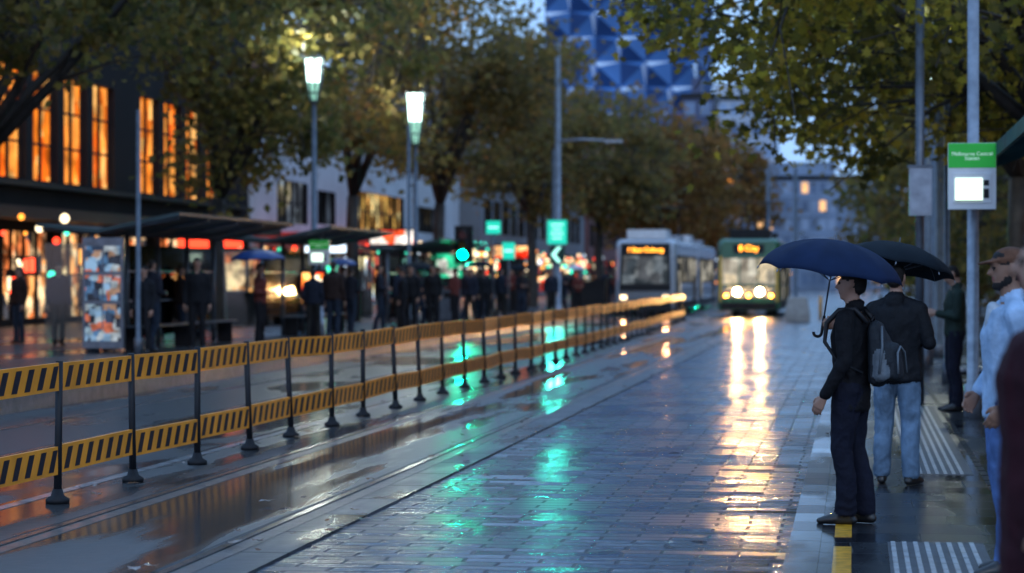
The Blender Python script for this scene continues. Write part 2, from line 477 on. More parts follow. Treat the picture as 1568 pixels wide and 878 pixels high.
    if hood:
        A('jacket',(neckc+Vector((0,0.07,0.0)),(0.08,0.05,0.04)),(neckc+Vector((0,0.09,-0.05)),(0.07,0.04,0.04)))
    mats={'jacket':jacket,'trousers':trousers,'skin':skin,'hair':hairm,'shoes':shoes,'eye':EYE,'lips':LIP,'shirt':shirt or jacket,'cap':cap or hairm}
    near = vox < 0.02
    F.build('body', root, vox, mats, {'jacket':(0.010,7,8),'trousers':(0.011,7,6)} if fold else None, iters=1)
    for i,(el,w) in enumerate(wr):
        hm = handmode[i]
        if hm == 'none': continue
        sx = -1 if i==0 else 1
        d=(w-el).normalized()
        if hm is None: hand(F, w+d*0.02, d, (-sx,0.1,0), (0,-1,0), 0.38)
        else: hand(F, w+d*0.02, hm[0], hm[1], hm[2], hm[3], grip=True)
    if F.hands:
        F.build('hands', root, 0.0055 if near else 0.008, {'skin':skin}, None, parts=F.hands, iters=1 if near else 0)
    return root

def umbrella(name, apex, grip, Rr, drop, cm, segs=8):
    apex=Vector(apex); grip=Vector(grip)
    ax=(apex-grip).normalized(); Lh=(apex-grip).length
    Mi=Vector((0,0,1)).rotation_difference(ax).to_matrix().to_4x4()
    root=empty(name, apex)
    mb=MB(); sub=6; nr=9; vs=[]; fs=[]
    tot=segs*sub
    for i in range(nr+1):
        t=i/nr
        for k in range(tot):
            a=2*math.pi*k/tot; fr=(k%sub)/sub; s=math.sin(math.pi*fr)
            rr=Rr*math.sin(t*R(78))/math.sin(R(78))*(1-0.055*s*t*t)
            z=-drop*(1-math.cos(t*R(78)))/(1-math.cos(R(78)))
            z+= -0.020*s*t + 0.040*s*t**6
            vs.append(Mi@Vector((rr*math.cos(a),rr*math.sin(a),z)))
    for i in range(nr):
        for k in range(tot):
            fs.append((i*tot+k,(i+1)*tot+k,(i+1)*tot+(k+1)%tot,i*tot+(k+1)%tot))
    mb.add(vs,fs,cm,True); o=mb.build('canopy',root)
    sd=o.modifiers.new('t','SOLIDIFY'); sd.thickness=0.003
    mb=MB()
    for k in range(segs):
        a=2*math.pi*k/segs; pts=[]
        for i in range(nr+1):
            t=i/nr
            rr=Rr*math.sin(t*R(78))/math.sin(R(78)); z=-drop*(1-math.cos(t*R(78)))/(1-math.cos(R(78)))-0.008
            pts.append(Mi@Vector((rr*math.cos(a),rr*math.sin(a),z)))
        mb.tube(pts,0.003,M['steel'],5)
        mid=pts[5]; mb.tube([Mi@Vector((0,0,-drop*1.15)),mid],0.003,M['steel'],5)
        mb.tube([pts[-1],pts[-1]+(pts[-1]-pts[-2]).normalized()*0.02],0.005,M['steel_lt'],5)
    mb.tube([Mi@Vector((0,0,0.05)),Mi@Vector((0,0,0.0)),Mi@Vector((0,0,-Lh))],[0.003,0.006,0.006],M['steel'],8)
    cz=-Lh; pts=[Mi@Vector((0,0,cz+0.09)),Mi@Vector((0,0,cz-0.03))]
    for j in range(1,9):
        a=R(180)*j/8
        pts.append(Mi@Vector((-0.028+0.028*math.cos(a),0,cz-0.03-0.028*math.sin(a))))
    mb.tube(pts,0.0105,M['black'],8)
    mb.build('frame',root)
    return root
def loc2w(base, yaw, k, p):
    t=R(yaw); return Vector((base[0]+k*(p[0]*math.cos(t)-p[1]*math.sin(t)), base[1]+k*(p[0]*math.sin(t)+p[1]*math.cos(t)), base[2]+k*p[2]))
U_navy = mat('navy_umbrella_fabric', (0.007,0.017,0.050), 0.75, var=0.2, scale=6, spec=0.12)
U_black = mat('black_umbrella_fabric', (0.007,0.012,0.018), 0.75, var=0.2, scale=6, spec=0.12)
J_black = cloth('black_coat_wool', (0.006,0.006,0.008))
T_black = cloth('black_trousers', (0.007,0.008,0.018))
J_puffy = cloth('black_jacket', (0.007,0.008,0.011), 0.7)
JEANS_L = cloth('light_blue_jeans', (0.12,0.19,0.28), 0.8, 0.45, 7)
JEANS_B = cloth('blue_jeans', (0.07,0.13,0.29), 0.8, 0.5, 7)
J_denim = cloth('light_denim_jacket', (0.32,0.45,0.62), 0.8, 0.3, 7)
J_maroon = cloth('maroon_coat', (0.030,0.005,0.009), 0.8)
J_green = cloth('dark_green_jacket', (0.015,0.028,0.022), 0.7)
CAPB = cloth('brown_cap', (0.11,0.05,0.03), 0.8, 0.4)
SHIRT = cloth('pale_shirt', (0.4,0.45,0.5))

m1 = (-0.03, 16.75, 0.008); y1 = -106; k1 = 1.74/1.75
person('man_with_umbrella', m1, y1, 1.74, J_black, T_black, vox=0.0115, bulk=1.06, hem=0.80,
       arms=[((-0.20,-0.02,1.16),(-0.135,-0.12,1.35)),((0.225,0.02,1.13),(0.215,-0.12,0.90))],
       feet=[((-0.085,0.06),-8),((0.085,-0.03),10)], head_yaw=6, legw=1.08,
       handmode=(((0.05,-1,0.12),(1,0.0,0),(0,0,1),1.15),None))
g1 = loc2w(m1, y1, k1, (-0.098,-0.232,1.372))
ap1 = Vector((-0.135,16.90,1.960))
umbrella('umbrella', ap1, g1 + (g1-ap1).normalized()*0.03, 0.50, 0.25, U_navy)
bp_root = empty('backpack', m1, R(y1))
Fb = Fig()
BPm = mat('backpack_fabric', (0.014,0.018,0.024), 0.7, var=0.3, scale=12, bump=0.3, spec=0.3)
BPg = mat('backpack_grey_panel', (0.10,0.12,0.14), 0.6, var=0.2, scale=12, bump=0.2)
Fb.add('bp',((0,0.19,1.00),(0.14,0.06,0.06)),((0,0.175,1.34),(0.12,0.05,0.06)),((0,0.27,1.12),(0.13,0.07,0.07)))
Fb.add('bp',((0,0.31,1.03),(0.11,0.055,0.05)),((0,0.295,1.20),(0.095,0.05,0.05)))
Fb.add('pk',((0.11,0.24,1.03),(0.045,0.06,0.05)),((0.105,0.23,1.17),(0.035,0.045,0.04)))
Fb.add('pk',((-0.11,0.24,1.03),(0.045,0.06,0.05)),((-0.105,0.23,1.17),(0.035,0.045,0.04)))
Fb.build('bag', bp_root, 0.012, {'bp':BPm,'pk':BPg}, {'bp':(0.004,12,12)}, iters=1)
mb=MB()
for sx in (-1,1):
    mb.tube([(sx*0.10,0.14,1.38),(sx*0.115,0.06,1.475),(sx*0.12,-0.05,1.465),(sx*0.13,-0.135,1.38),(sx*0.145,-0.145,1.25),(sx*0.16,-0.05,1.12),(sx*0.13,0.12,1.04)],[0.016,0.02,0.02,0.018,0.014,0.010,0.010],M['dark'],8)
mb.tube([(0.155,0.24,1.04),(0.15,0.26,1.22),(0.09,0.24,1.36)],0.009,BPg,6)
mb.tube([(0.11,0.36,1.04),(0.09,0.35,1.18),(0.0,0.345,1.22),(-0.09,0.35,1.18),(-0.11,0.36,1.04)],0.008,BPg,6)
mb.tube([(-0.03,0.15,1.39),(0,0.16,1.43),(0.03,0.15,1.39)],0.008,M['dark'],6)
mb.build('straps', bp_root)

person('man_in_jeans', (0.33,20.0,0.008), 165, 1.78, J_puffy, JEANS_L, vox=0.0125, bulk=1.28, hem=0.84,
       arms=[((-0.27,0.02,1.14),(-0.22,-0.16,1.18)),((0.26,0.0,1.14),(0.12,-0.22,1.30))],
       feet=[((-0.13,0.03),-12),((0.12,-0.02),14)], head_yaw=-10, legw=1.16, hood=True,
       handmode=(None,((-0.3,-1,0.1),(-1,0.3,0),(0,0,1),1.15)))
umbrella('umbrella', (0.36,20.35,1.985), (0.25,20.28,1.40), 0.50, 0.22, U_black)
person('man_in_denim_jacket', (0.86,14.0,0.008), -80, 1.84, J_denim, JEANS_B, skin=SKIN2, vox=0.0105, bulk=1.15, hem=0.86,
       arms=[((-0.25,0.03,1.16),(-0.17,-0.12,0.99)),((0.262,0.06,1.15),(0.225,-0.07,0.94))],
       feet=[((-0.10,0.05),-10),((0.11,-0.04),12)], cap=CAPB, beard=True, head_yaw=-4, head_pitch=2, shirt=SHIRT, legw=1.10)
person('person_in_maroon_coat', (0.63,8.2,0.008), -94, 1.84, J_maroon, T_black, vox=0.014, bulk=1.25, hem=0.55, hood=True,
       arms=[((-0.27,0.03,1.12),(-0.26,-0.02,0.86)),((0.27,0.05,1.12),(0.26,0.0,0.86))])
person('man_looking_down', (1.24,31.0,0.008), -80, 1.84, J_green, T_black, vox=0.018, head_pitch=28, bulk=1.05,
       arms=[((-0.22,-0.02,1.14),(-0.10,-0.22,1.18)),((0.22,-0.02,1.14),(0.10,-0.22,1.18))])

JJ = [cloth('dark_coat', c) for c in [(0.010,0.011,0.014),(0.018,0.02,0.03),(0.03,0.018,0.016),(0.015,0.02,0.035),(0.12,0.03,0.025)]]
TT = [cloth('dark_trousers', c) for c in [(0.012,0.012,0.015),(0.02,0.03,0.05),(0.02,0.02,0.02)]]
FW = [((-0.23,0,1.14),(-0.14,-0.2,1.12)),((0.23,0,1.14),(0.14,-0.2,1.12))]
variants = []
ppl = [(-12.9,46.5,1.83,10),(-14.9,46.5,1.75,60),(-15.8,50,1.7,-40),(-12.45,49.8,1.74,80),(-11.9,54.5,1.82,170),
       (-12.6,63.5,1.78,100),(-12.35,65,1.76,-120),(-16.2,55,1.72,20),(-12.0,78,1.75,30),(-12.3,79,1.7,-60),(-11.75,80,1.75,140),
       (-18.5,60,1.75,90),(-12.5,108,1.72,0),(-17.5,90,1.75,60),(-16.8,74,1.75,-30),(-11.6,118,1.75,20),(-20,70,1.7,120),
       (-13.2,85,1.75,10),(-13.6,84,1.68,200),(-15.4,47.6,1.7,0),(-14.6,68,1.76,-90),(-13.0,94,1.74,40),(-11.3,90,1.75,0),(-11.5,91,1.7,70),
       (-13.3,44.2,1.66,-20),(-13.5,45.4,1.78,150),(-16.6,49,1.74,30),(-14.9,53.6,1.7,70),(-12.3,70,1.8,0),(-12.9,71,1.68,60),(-11.8,74,1.72,-40)]
rp = random.Random(5)
for k in range(38):
    yy = rp.uniform(50,125); ppl.append((rp.uniform(-20,-11.6), yy, rp.uniform(1.62,1.84), rp.uniform(0,360)))
spec = [(0,0,0,None,1.08),(1,1,0.5,FW,1.12),(3,2,-0.5,None,1.1),(4,0,0,FW,1.05),(2,1,0,None,1.18)]
for i,(x_,y_,h_,yw) in enumerate(ppl):
    if i < len(spec):
        j,t,wk,ar,bk = spec[i]
        r_ = person('pedestrian', (x_,y_,0.25), yw, h_, JJ[j], TT[t], vox=0.024, walk=wk, bulk=bk, fold=False, arms=ar)
        variants.append(r_)
    else:
        src = variants[[0,1,2,4,0,1,2,3][i%8]]
        r_ = empty('pedestrian', (x_,y_,0.25), R(yw)); k_=h_/1.75; r_.scale=(k_,k_,k_)
        for c in src.children:
            o = link(D.objects.new(c.name.split('.')[0], c.data)); o.parent = r_
def fumb(x,y,z,m,r=0.5): umbrella('umbrella', (x,y,z), (x+0.02,y,z-0.62), r, 0.22, m)
U_blue = mat('blue_umbrella',(0.02,0.06,0.22),0.5); U_red = mat('red_umbrella',(0.25,0.05,0.03),0.5)
fumb(-12.45,49.55,2.28,U_blue,0.6)
fumb(-15.8,49.7,2.25,U_red)
fumb(-12.3,78.7,2.25,U_black); fumb(-12.5,107.7,2.25,mat('white_umbrella',(0.6,0.62,0.65),0.5))
fumb(-12.9,70.8,2.15,U_black); fumb(-14.6,67.8,2.25,U_blue); fumb(-13.0,93.8,2.2,U_black); fumb(-16.8,73.8,2.25,U_red)

# ------------------------------------------------------------------ ground
random.seed(21)
def sheet(name, x0, x1, y0, y1, z, m):
    mb = MB()
    mb.quad((x0,y0,z),(x1,y0,z),(x1,y1,z),(x0,y1,z), m)
    return mb.build(name)

W_asph = wet('wet_asphalt', (0.022,0.024,0.028), (0.045,0.047,0.052), 0.12, 0.34, puddle=0.42, bump=0.25, stretch=(1,0.3,1), nscale=0.5)
W_slab = wet('wet_track_concrete', (0.035,0.037,0.04), (0.08,0.08,0.08), 0.12, 0.36, puddle=0.45, bump=0.6, stretch=(1,0.12,1), nscale=1.1, bdist=0.008, pmin=0.12)
W_brick = wet('wet_brick_paving', (0.018,0.027,0.045), (0.060,0.078,0.115), 0.12, 0.20, brick=(0.46,0.19,0.014), puddle=0.42, bump=1.0, stretch=(1,0.7,1), nscale=0.9, bdist=0.011, pmin=0.65, fine=8, tilt=0.19)
W_plat = wet('wet_granite_paving', (0.012,0.014,0.018), (0.028,0.030,0.035), 0.09, 0.24, brick=(0.9,0.6,0.006), puddle=0.45, bump=0.4, bdist=0.004, tilt=0.01)
W_lplat = wet('wet_platform_paving', (0.04,0.042,0.048), (0.08,0.08,0.08), 0.14, 0.30, brick=(0.8,0.6,0.01), puddle=0.42, bump=0.3, bdist=0.004)
W_curb = wet('wet_bluestone', (0.04,0.042,0.048), (0.085,0.09,0.10), 0.16, 0.34, brick=(3.0,1.2,0.02), puddle=0.42, bump=0.5)

sheet('ground', -1500, 1500, -60, 3000, -0.03, W_asph)
sheet('tram_track_road', -6.35, -3.72, -5, 330, 0.0, W_slab)
sheet('opposite_track_road', -10.45, -6.35, -5, 330, -0.004, W_asph)
mb = MB(); mb.box((-3.72,-5,-0.02),(-3.42,330,0.022), W_curb); mb.build('bluestone_edging')
sheet('brick_road', -3.42, -0.42, -5, 330, 0.004, W_brick)
sheet('tram_stop_platform_paving', -0.22, 9, -5, 120, 0.008, W_plat)
mb = MB(); mb.box((-0.42,-5,-0.02),(-0.22,120,0.016), W_plat); mb.build('platform_edge_stone')
sheet('side_road', -0.42, 9, 120, 330, 0.0, W_asph)

mb = MB(); y = 5
while y < 60:
    ln = random.uniform(1.0, 2.6)
    mb.box((-0.135,y,0.006),(-0.025,y+ln,0.0125), M['yellowline']); y += ln + random.choice([0.02, 0.05, 0.6])
mb.build('yellow_safety_line')

def tactile(x0,x1,y0,y1):
    mb = MB(); mb.box((x0,y0,0.0),(x1,y1,0.0135), M['tact'])
    x = x0+0.035
    while x < x1-0.03:
        yy = y0+0.02
        while yy < y1-0.1:
            mb.box((x-0.014,yy,0.0136),(x+0.014,min(yy+0.27,y1-0.02),0.0195), M['tactrib'])
            yy += 0.3
        x += 0.070
    mb.build('tactile_paving')
tactile(0.2,0.8,11.4,15.6)
tactile(0.45,1.0,21.0,32.0)
mb = MB()
for k in range(60):
    mb.box((1.06,12+k*0.5,0.002),(1.12,12.4+k*0.5,0.0125), M['dark'])
mb.build('drain_grating')

mb = MB()
for x in (-3.93,-5.37):
    mb.box((x-0.03,-5,-0.01),(x+0.03,330,0.012), M['rail'])
    mb.box((x-0.085,-5,-0.01),(x-0.035,330,0.003), M['dark'])
    mb.box((x+0.035,-5,-0.01),(x+0.16,330,0.0035), M['wetconc'])
mb.build('tram_rails')
mb = MB()
for x in (-8.0,-9.44):
    mb.box((x-0.03,-5,-0.02),(x+0.03,330,0.008), M['rail'])
    mb.box((x-0.09,-5,-0.02),(x-0.035,330,0.001), M['dark'])
mb.build('tram_rails')
mb = MB()
mb.box((-6.28,-5,-0.01),(-6.18,330,0.004), M['whiteline'])
mb.box((-7.35,-5,-0.01),(-7.23,330,0.002), M['whiteline'])
mb.build('lane_markings')

mb = MB()
mb.box((-60,-5,-0.05),(-10.75,330,0.25), W_lplat)
mb.box((-10.75,-5,-0.05),(-10.45,330,0.256), M['wetconc'])
mb.build('left_platform_pavement')
mb = MB(); mb.box((9,-5,-0.05),(60,330,0.15), W_lplat); mb.build('right_pavement')

M['fallen'] = mat('fallen_leaf', (0.12,0.05,0.015), 0.35, coat=0.5, var=0.6, scale=3)
mb = MB()
for i in range(230):
    x = random.choice([random.uniform(-6.2,0.8), random.uniform(-4.2,-3.3), random.uniform(-6.3,-5.6)])
    yy = random.uniform(11, 75); a0 = random.uniform(0, 6); s0 = random.uniform(0.03, 0.08)
    pts = []
    for k in range(10):
        rr = s0*(1.0 if k % 2 == 0 else 0.5); an = a0 + k*math.pi/5
        pts.append((x+rr*math.cos(an), yy+rr*math.sin(an), 0.026+random.uniform(0, 0.02)))
    mb.add(pts, [tuple(range(10))], M['fallen'])
mb.build('fallen_leaves')

# ------------------------------------------------------------------ barrier fence
def fence_x(y):
    return -5.92 - 0.8*max(0, (y-45)/52)**1.5 if y > 45 else -5.92
mb = MB()
posts = []; tops = []
y = 9.9
while y < 97:
    posts.append(Vector((fence_x(y)+random.uniform(-0.02,0.02), y, 0))); y += 1.9
for p in posts:
    t = p + Vector((random.uniform(-0.06,0.01), random.uniform(-0.05,0.05), 1.07))
    tops.append(t)
    mb.tube([p+Vector((0,0,0.03)), p.lerp(t,0.5), t], [0.032,0.029,0.029], M['dark'], 10)
    mb.tube([p+Vector((0,0,0.002)), p+Vector((0,0,0.035)), p+Vector((0,0,0.06)), p+Vector((0,0,0.11))], [0.09,0.09,0.05,0.036], M['black'], 14)
for i in range(len(posts)-1):
    for (zl, zh) in ((0.83,1.04),(0.22,0.43)):
        a = posts[i].lerp(tops[i], (zl+zh)/2/1.07); b = posts[i+1].lerp(tops[i+1], (zl+zh)/2/1.07)
        d = (b-a).normalized(); a = a + d*0.045; b = b - d*0.045
        a.z += random.uniform(-0.018,0.018); b.z += random.uniform(-0.018,0.018)
        L_ = (b-a).length; u = (b-a)/L_; nrm = Vector((u.y,-u.x,0)).normalized(); up = Vector((0,0,1))
        hh = (zh-zl)/2; th = 0.014
        mtx = Matrix((( u.x, nrm.x, up.x, a.x),(u.y, nrm.y, up.y, a.y),(u.z, nrm.z, up.z, a.z),(0,0,0,1)))
        mb.box((0,-th,-hh),(L_,th,hh), M['orange'], mtx)
        mb.tube([a-u*0.045, a+u*0.02], 0.012, M['dark'], 6)
        mb.tube([b-u*0.02, b+u*0.045], 0.012, M['dark'], 6)
        nst = 7; per = L_/nst; sh = 0.10
        for k in range(nst):
            x0 = per*(k+0.18); w = per*0.44
            for sd in (-1,1):
                yy = sd*(th+0.002)
                q = [(x0,yy,-hh+0.025),(x0+w,yy,-hh+0.025),(min(x0+w+sh,L_-0.01),yy,hh-0.025),(min(x0+sh,L_-0.02),yy,hh-0.025)]
                mb.add([mtx@Vector(c) for c in q], [(0,1,2,3)], M['stripe'])
mb.build('safety_barrier_fence')

# ------------------------------------------------------------------ trees
L_green = leafmat('leaf_green', [(0.027,0.032,0.014),(0.055,0.060,0.020),(0.11,0.095,0.025),(0.16,0.115,0.028),(0.18,0.08,0.025)], 0.5, 2.6)
L_olive = leafmat('leaf_olive', [(0.045,0.035,0.018),(0.085,0.070,0.025),(0.14,0.105,0.03),(0.19,0.11,0.03),(0.22,0.085,0.025)], 0.5, 2.5)
L_brown = leafmat('leaf_brown', [(0.065,0.042,0.02),(0.13,0.08,0.028),(0.19,0.11,0.03),(0.24,0.10,0.026),(0.27,0.12,0.035)], 0.5, 2.3)
L_near = leafmat('leaf_plane_tree', [(0.024,0.022,0.010),(0.050,0.052,0.014),(0.12,0.10,0.018),(0.32,0.25,0.03),(0.20,0.08,0.018)], 0.55, 2.7)

def tree(name, x, y, z0, fork, crown_c, crown_r, nclump, nleaf, leaf, lm, seed, tr=0.2, clumpr=0.7, lobed=False, nl=6, tilt=0, thr=-0.22):
    rg = np.random.default_rng(seed); rn = random.Random(seed)
    root = empty(name, (x, y, z0))
    cc = Vector(crown_c); cr_ = Vector(crown_r)
    mb = MB()
    f = Vector((tilt, 0.1, fork))
    mb.tube([(0,0,-0.3),(0,0,0.05),(tilt*0.2+0.03,0,fork*0.33),(tilt*0.6-0.04,0.05,fork*0.7),f], [tr*1.4,tr*1.15,tr,tr*0.88,tr*0.85], M['bark'], 10)
    prim = []
    for k in range(nl):
        a = 2*math.pi*(k+rn.uniform(-0.3,0.3))/nl
        e = Vector((cc.x+cr_.x*0.5*math.cos(a), cc.y+cr_.y*0.5*math.sin(a), cc.z+cr_.z*rn.uniform(-0.25,0.45)))
        m1 = f.lerp(e,0.35)+Vector((rn.uniform(-.2,.2),rn.uniform(-.2,.2),rn.uniform(-0.1,0.5)))
        m2 = f.lerp(e,0.7)+Vector((rn.uniform(-.3,.3),rn.uniform(-.3,.3),rn.uniform(0.0,0.5)))
        pts = [f, m1, m2, e]
        mb.tube(pts, [tr*0.62,tr*0.45,tr*0.32,tr*0.18], M['bark'], 7)
        prim.append(pts)
    cl = []; tries = 0
    while len(cl) < nclump and tries < 20000:
        tries += 1
        p = Vector([rn.uniform(-1,1) for _ in range(3)])
        l = p.length
        if l > 1 or l < 0.35: continue
        q = Vector((cc.x+p.x*cr_.x, cc.y+p.y*cr_.y, cc.z+p.z*cr_.z))
        if noise.noise(q*0.35+Vector((seed*3.1,0,0))) < thr: continue
        cl.append(q)
    nclump = len(cl)
    for q in cl:
        best = None; bd = 1e9
        for pts in prim:
            for i in (1,2,3):
                dd = (pts[i]-q).length + (0.0 if pts[i].z < q.z+0.5 else 1.5)
                if dd < bd: bd = dd; best = pts[i]
        mid = best.lerp(q,0.5)+Vector((rn.uniform(-.25,.25),rn.uniform(-.25,.25),rn.uniform(-0.05,0.35)))
        mb.tube([best, mid, q], [tr*0.22,tr*0.14,tr*0.05], M['bark'], 5, caps=False)
        for _ in range(3):
            e = q+Vector((rn.gauss(0,1),rn.gauss(0,1),rn.gauss(-0.2,0.6)))*clumpr*0.8
            mb.tube([mid.lerp(q,rn.uniform(0.3,1)), e], [tr*0.07,0.01], M['bark'], 4, caps=False)
    mb.build('branches', root)
    N_ = nclump*nleaf
    C = np.repeat(np.array([tuple(q) for q in cl]), nleaf, axis=0)
    sz = rg.uniform(0.5,1.2,(nclump,))
    S = np.repeat(sz, nleaf)[:,None]
    P = C + rg.normal(0,1,(N_,3))*np.array([clumpr,clumpr,clumpr*0.62])*S*0.62
    P[:,2] -= 0.12*np.abs(rg.normal(0,1,N_))*clumpr
    def unit(a): return a/np.linalg.norm(a,axis=1,keepdims=True)
    nrm = unit(rg.normal(0,1,(N_,3))+np.array([0,-0.2,0.5]))
    u = unit(np.cross(nrm, rg.normal(0,1,(N_,3)))); v = np.cross(nrm,u)
    s = leaf*rg.uniform(0.6,1.25,(N_,1))
    if lobed:
        prof = [(0,-0.5),(0.16,-0.3),(0.5,-0.28),(0.3,-0.05),(0.52,0.2),(0.2,0.18),(0,0.56),(-0.2,0.18),(-0.52,0.2),(-0.3,-0.05),(-0.5,-0.28),(-0.16,-0.3)]
    else:
        prof = [(0,-0.55),(0.4,-0.1),(0,0.55),(-0.4,0.05)]
    K = len(prof)
    V = np.zeros((N_,K,3))
    for k,(a,b) in enumerate(prof):
        V[:,k,:] = P + u*a*s + v*b*s + nrm*s*(0.18*abs(a)-0.1*b*b)
    me = D.meshes.new('foliage')
    me.vertices.add(N_*K); me.vertices.foreach_set('co', V.reshape(-1))
    me.loops.add(N_*K); me.loops.foreach_set('vertex_index', np.arange(N_*K,dtype=np.int32))
    me.polygons.add(N_); me.polygons.foreach_set('loop_start', np.arange(0,N_*K,K,dtype=np.int32))
    me.polygons.foreach_set('loop_total', np.full(N_,K,dtype=np.int32))
    me.update(calc_edges=True)
    me.materials.append(lm)
    o = link(D.objects.new('foliage', me)); o.parent = root
    return root

tree('plane_tree', -18.5, 48, 0.25, 3.4, (2.6,0,8.3), (6.0,5,2.9), 105, 130, 0.22, L_green, 11, tr=0.24, clumpr=1.0, nl=8, thr=-0.2)
tree('plane_tree', -17.2, 64, 0.25, 3.6, (1.3,0,8.0), (4.2,5,4.3), 84, 125, 0.24, L_green, 12, tr=0.24, clumpr=1.0)
tree('plane_tree', -16.8, 80, 0.25, 4.2, (0.9,0,9.8), (3.8,5,4.6), 58, 110, 0.27, L_olive, 13, tr=0.24, clumpr=1.1, thr=-0.12)
tree('plane_tree', -16.6, 96, 0.25, 4.4, (0.6,0,10.0), (4.3,5,5.0), 66, 110, 0.30, L_olive, 14, tr=0.26, clumpr=1.2, thr=-0.12)
tree('plane_tree', -15.5, 116, 0.25, 4.2, (-0.6,0,8.8), (4.0,6,4.2), 62, 100, 0.34, L_olive, 15, tr=0.26, clumpr=1.25, thr=-0.12)
tree('plane_tree', -14.8, 140, 0.25, 4.5, (-0.1,0,8.4), (4.4,6,4.2), 66, 95, 0.40, L_olive, 16, tr=0.28, clumpr=1.35)
tree('plane_tree', -13.2, 168, 0.25, 4.5, (0.4,0,8.4), (4.8,7,4.8), 78, 90, 0.46, L_brown, 17, tr=0.3, clumpr=1.6)
tree('plane_tree', -13.6, 200, 0.25, 4.5, (1.4,0,8.0), (5.4,8,5.0), 80, 85, 0.52, L_brown, 18, tr=0.3, clumpr=1.8)
tree('plane_tree', 3.1, 37, 0.0, 3.6, (-2.0,0,7.2), (5.2,5,3.8), 165, 120, 0.17, L_near, 21, tr=0.2, clumpr=0.75, lobed=True, nl=8, thr=-0.3)
tree('plane_tree', 3.4, 52, 0.0, 3.8, (-1.4,0,7.8), (4.8,5,3.8), 100, 120, 0.20, L_near, 22, tr=0.22, clumpr=0.9, lobed=True)
tree('plane_tree', 5.5, 75, 0.0, 3.0, (-0.6,0,6.0), (4.6,6,4.4), 70, 110, 0.28, L_green, 23, tr=0.22, clumpr=1.2)
tree('plane_tree', 5.0, 105, 0.0, 3.0, (-0.6,0,6.0), (5.0,8,5.0), 70, 100, 0.36, L_green, 24, tr=0.24, clumpr=1.5)
tree('plane_tree', 6.0, 150, 0.0, 3.0, (-0.6,0,6.5), (6.0,9,6.0), 70, 90, 0.46, L_olive, 25, tr=0.26, clumpr=1.8)

# ------------------------------------------------------------------ buildings
def facade_x(root, x, y0, y1, z0, z1, wins, wall, frame, lit, depth=12, recess=0.25):
    mb = MB()
    ys = sorted(set([y0,y1]+[w[0] for w in wins]+[w[1] for w in wins]))
    zs = sorted(set([z0,z1]+[w[2] for w in wins]+[w[3] for w in wins]))
    for i in range(len(ys)-1):
        for j in range(len(zs)-1):
            cy=(ys[i]+ys[i+1])/2; cz=(zs[j]+zs[j+1])/2
            if any(w[0]<cy<w[1] and w[2]<cz<w[3] for w in wins): continue
            mb.quad((x,ys[i],zs[j]),(x,ys[i+1],zs[j]),(x,ys[i+1],zs[j+1]),(x,ys[i],zs[j+1]), wall)
    for (ya,yb,za,zb,_) in wins:
        xr = x-recess
        mb.quad((x,ya,za),(xr,ya,za),(xr,yb,za),(x,yb,za), frame)
        mb.quad((x,ya,zb),(x,yb,zb),(xr,yb,zb),(xr,ya,zb), frame)
        mb.quad((x,ya,za),(x,ya,zb),(xr,ya,zb),(xr,ya,za), frame)
        mb.quad((x,yb,za),(xr,yb,za),(xr,yb,zb),(x,yb,zb), frame)
    mb.quad((x,y0,z0),(x,y0,z1),(x-depth,y0,z1),(x-depth,y0,z0), wall)
    mb.quad((x,y1,z0),(x-depth,y1,z0),(x-depth,y1,z1),(x,y1,z1), wall)
    mb.quad((x-depth,y0,z0),(x-depth,y0,z1),(x-depth,y1,z1),(x-depth,y1,z0), wall)
    mb.build('walls', root)
    r = MB()
    r.box((x-depth,y0,z1+0.003),(x+0.18,y1,z1+0.45), frame)
    r.build('roof', root)
    g = MB()
    for (ya,yb,za,zb,m) in wins:
        xr = x-recess+0.002
        g.quad((xr,ya,za),(xr,yb,za),(xr,yb,zb),(xr,ya,zb), m)
        nm = max(1,int(round((yb-ya)/1.2)))
        for k in range(nm+1):
            yy = ya+(yb-ya)*k/nm
            yy = min(max(yy,ya+0.05),yb-0.05)
            g.box((xr+0.002,yy-0.045,za+0.002),(xr+0.10,yy+0.045,zb-0.002), frame)
        nt_ = max(1,int(round((zb-za)/1.1)))
        for k in range(1,nt_):
            zz = za+(zb-za)*k/nt_
            g.box((xr+0.004,ya+0.002,zz-0.035),(xr+0.09,yb-0.002,zz+0.035), frame)
    g.build('windows', root)

B_dark = mat('dark_cladding', (0.014,0.013,0.013), 0.8, var=0.3, scale=0.5, spec=0.15)
B_white = mat('pale_render_wall', (0.60,0.62,0.65), 0.6, var=0.15, scale=0.4)
B_grey = mat('grey_concrete_wall', (0.20,0.21,0.23), 0.6, var=0.2, scale=0.3)
B_red = mat('dark_red_brick_wall', (0.16,0.035,0.025), 0.6, var=0.3, scale=0.8)
B_frame = mat('window_frame_dark', (0.015,0.015,0.017), 0.6, var=0.2, spec=0.2)
I_orange = interior('orange_lit_interior', [(1,0.24,0.02),(1,0.38,0.07),(0.95,0.14,0.01),(1,0.50,0.14),(0.6,0.12,0.01),(1,0.32,0.05)], 1.7, 1.3, (1,1.5,0.6), 0.32, 0.35)
I_amber = interior('amber_lit_interior', [(1,0.5,0.12),(0.9,0.7,0.3),(0.6,0.35,0.08),(0.3,0.15,0.05)], 1.5, 1.2)
I_shop = interior('shop_interior', [(1,0.40,0.12),(1,0.68,0.36),(0.25,0.12,0.06),(0.9,0.22,0.06),(0.05,0.05,0.06),(0.95,0.6,0.32)], 1.9, 2.4, (1,1,0.8), 0.40, 0.10)
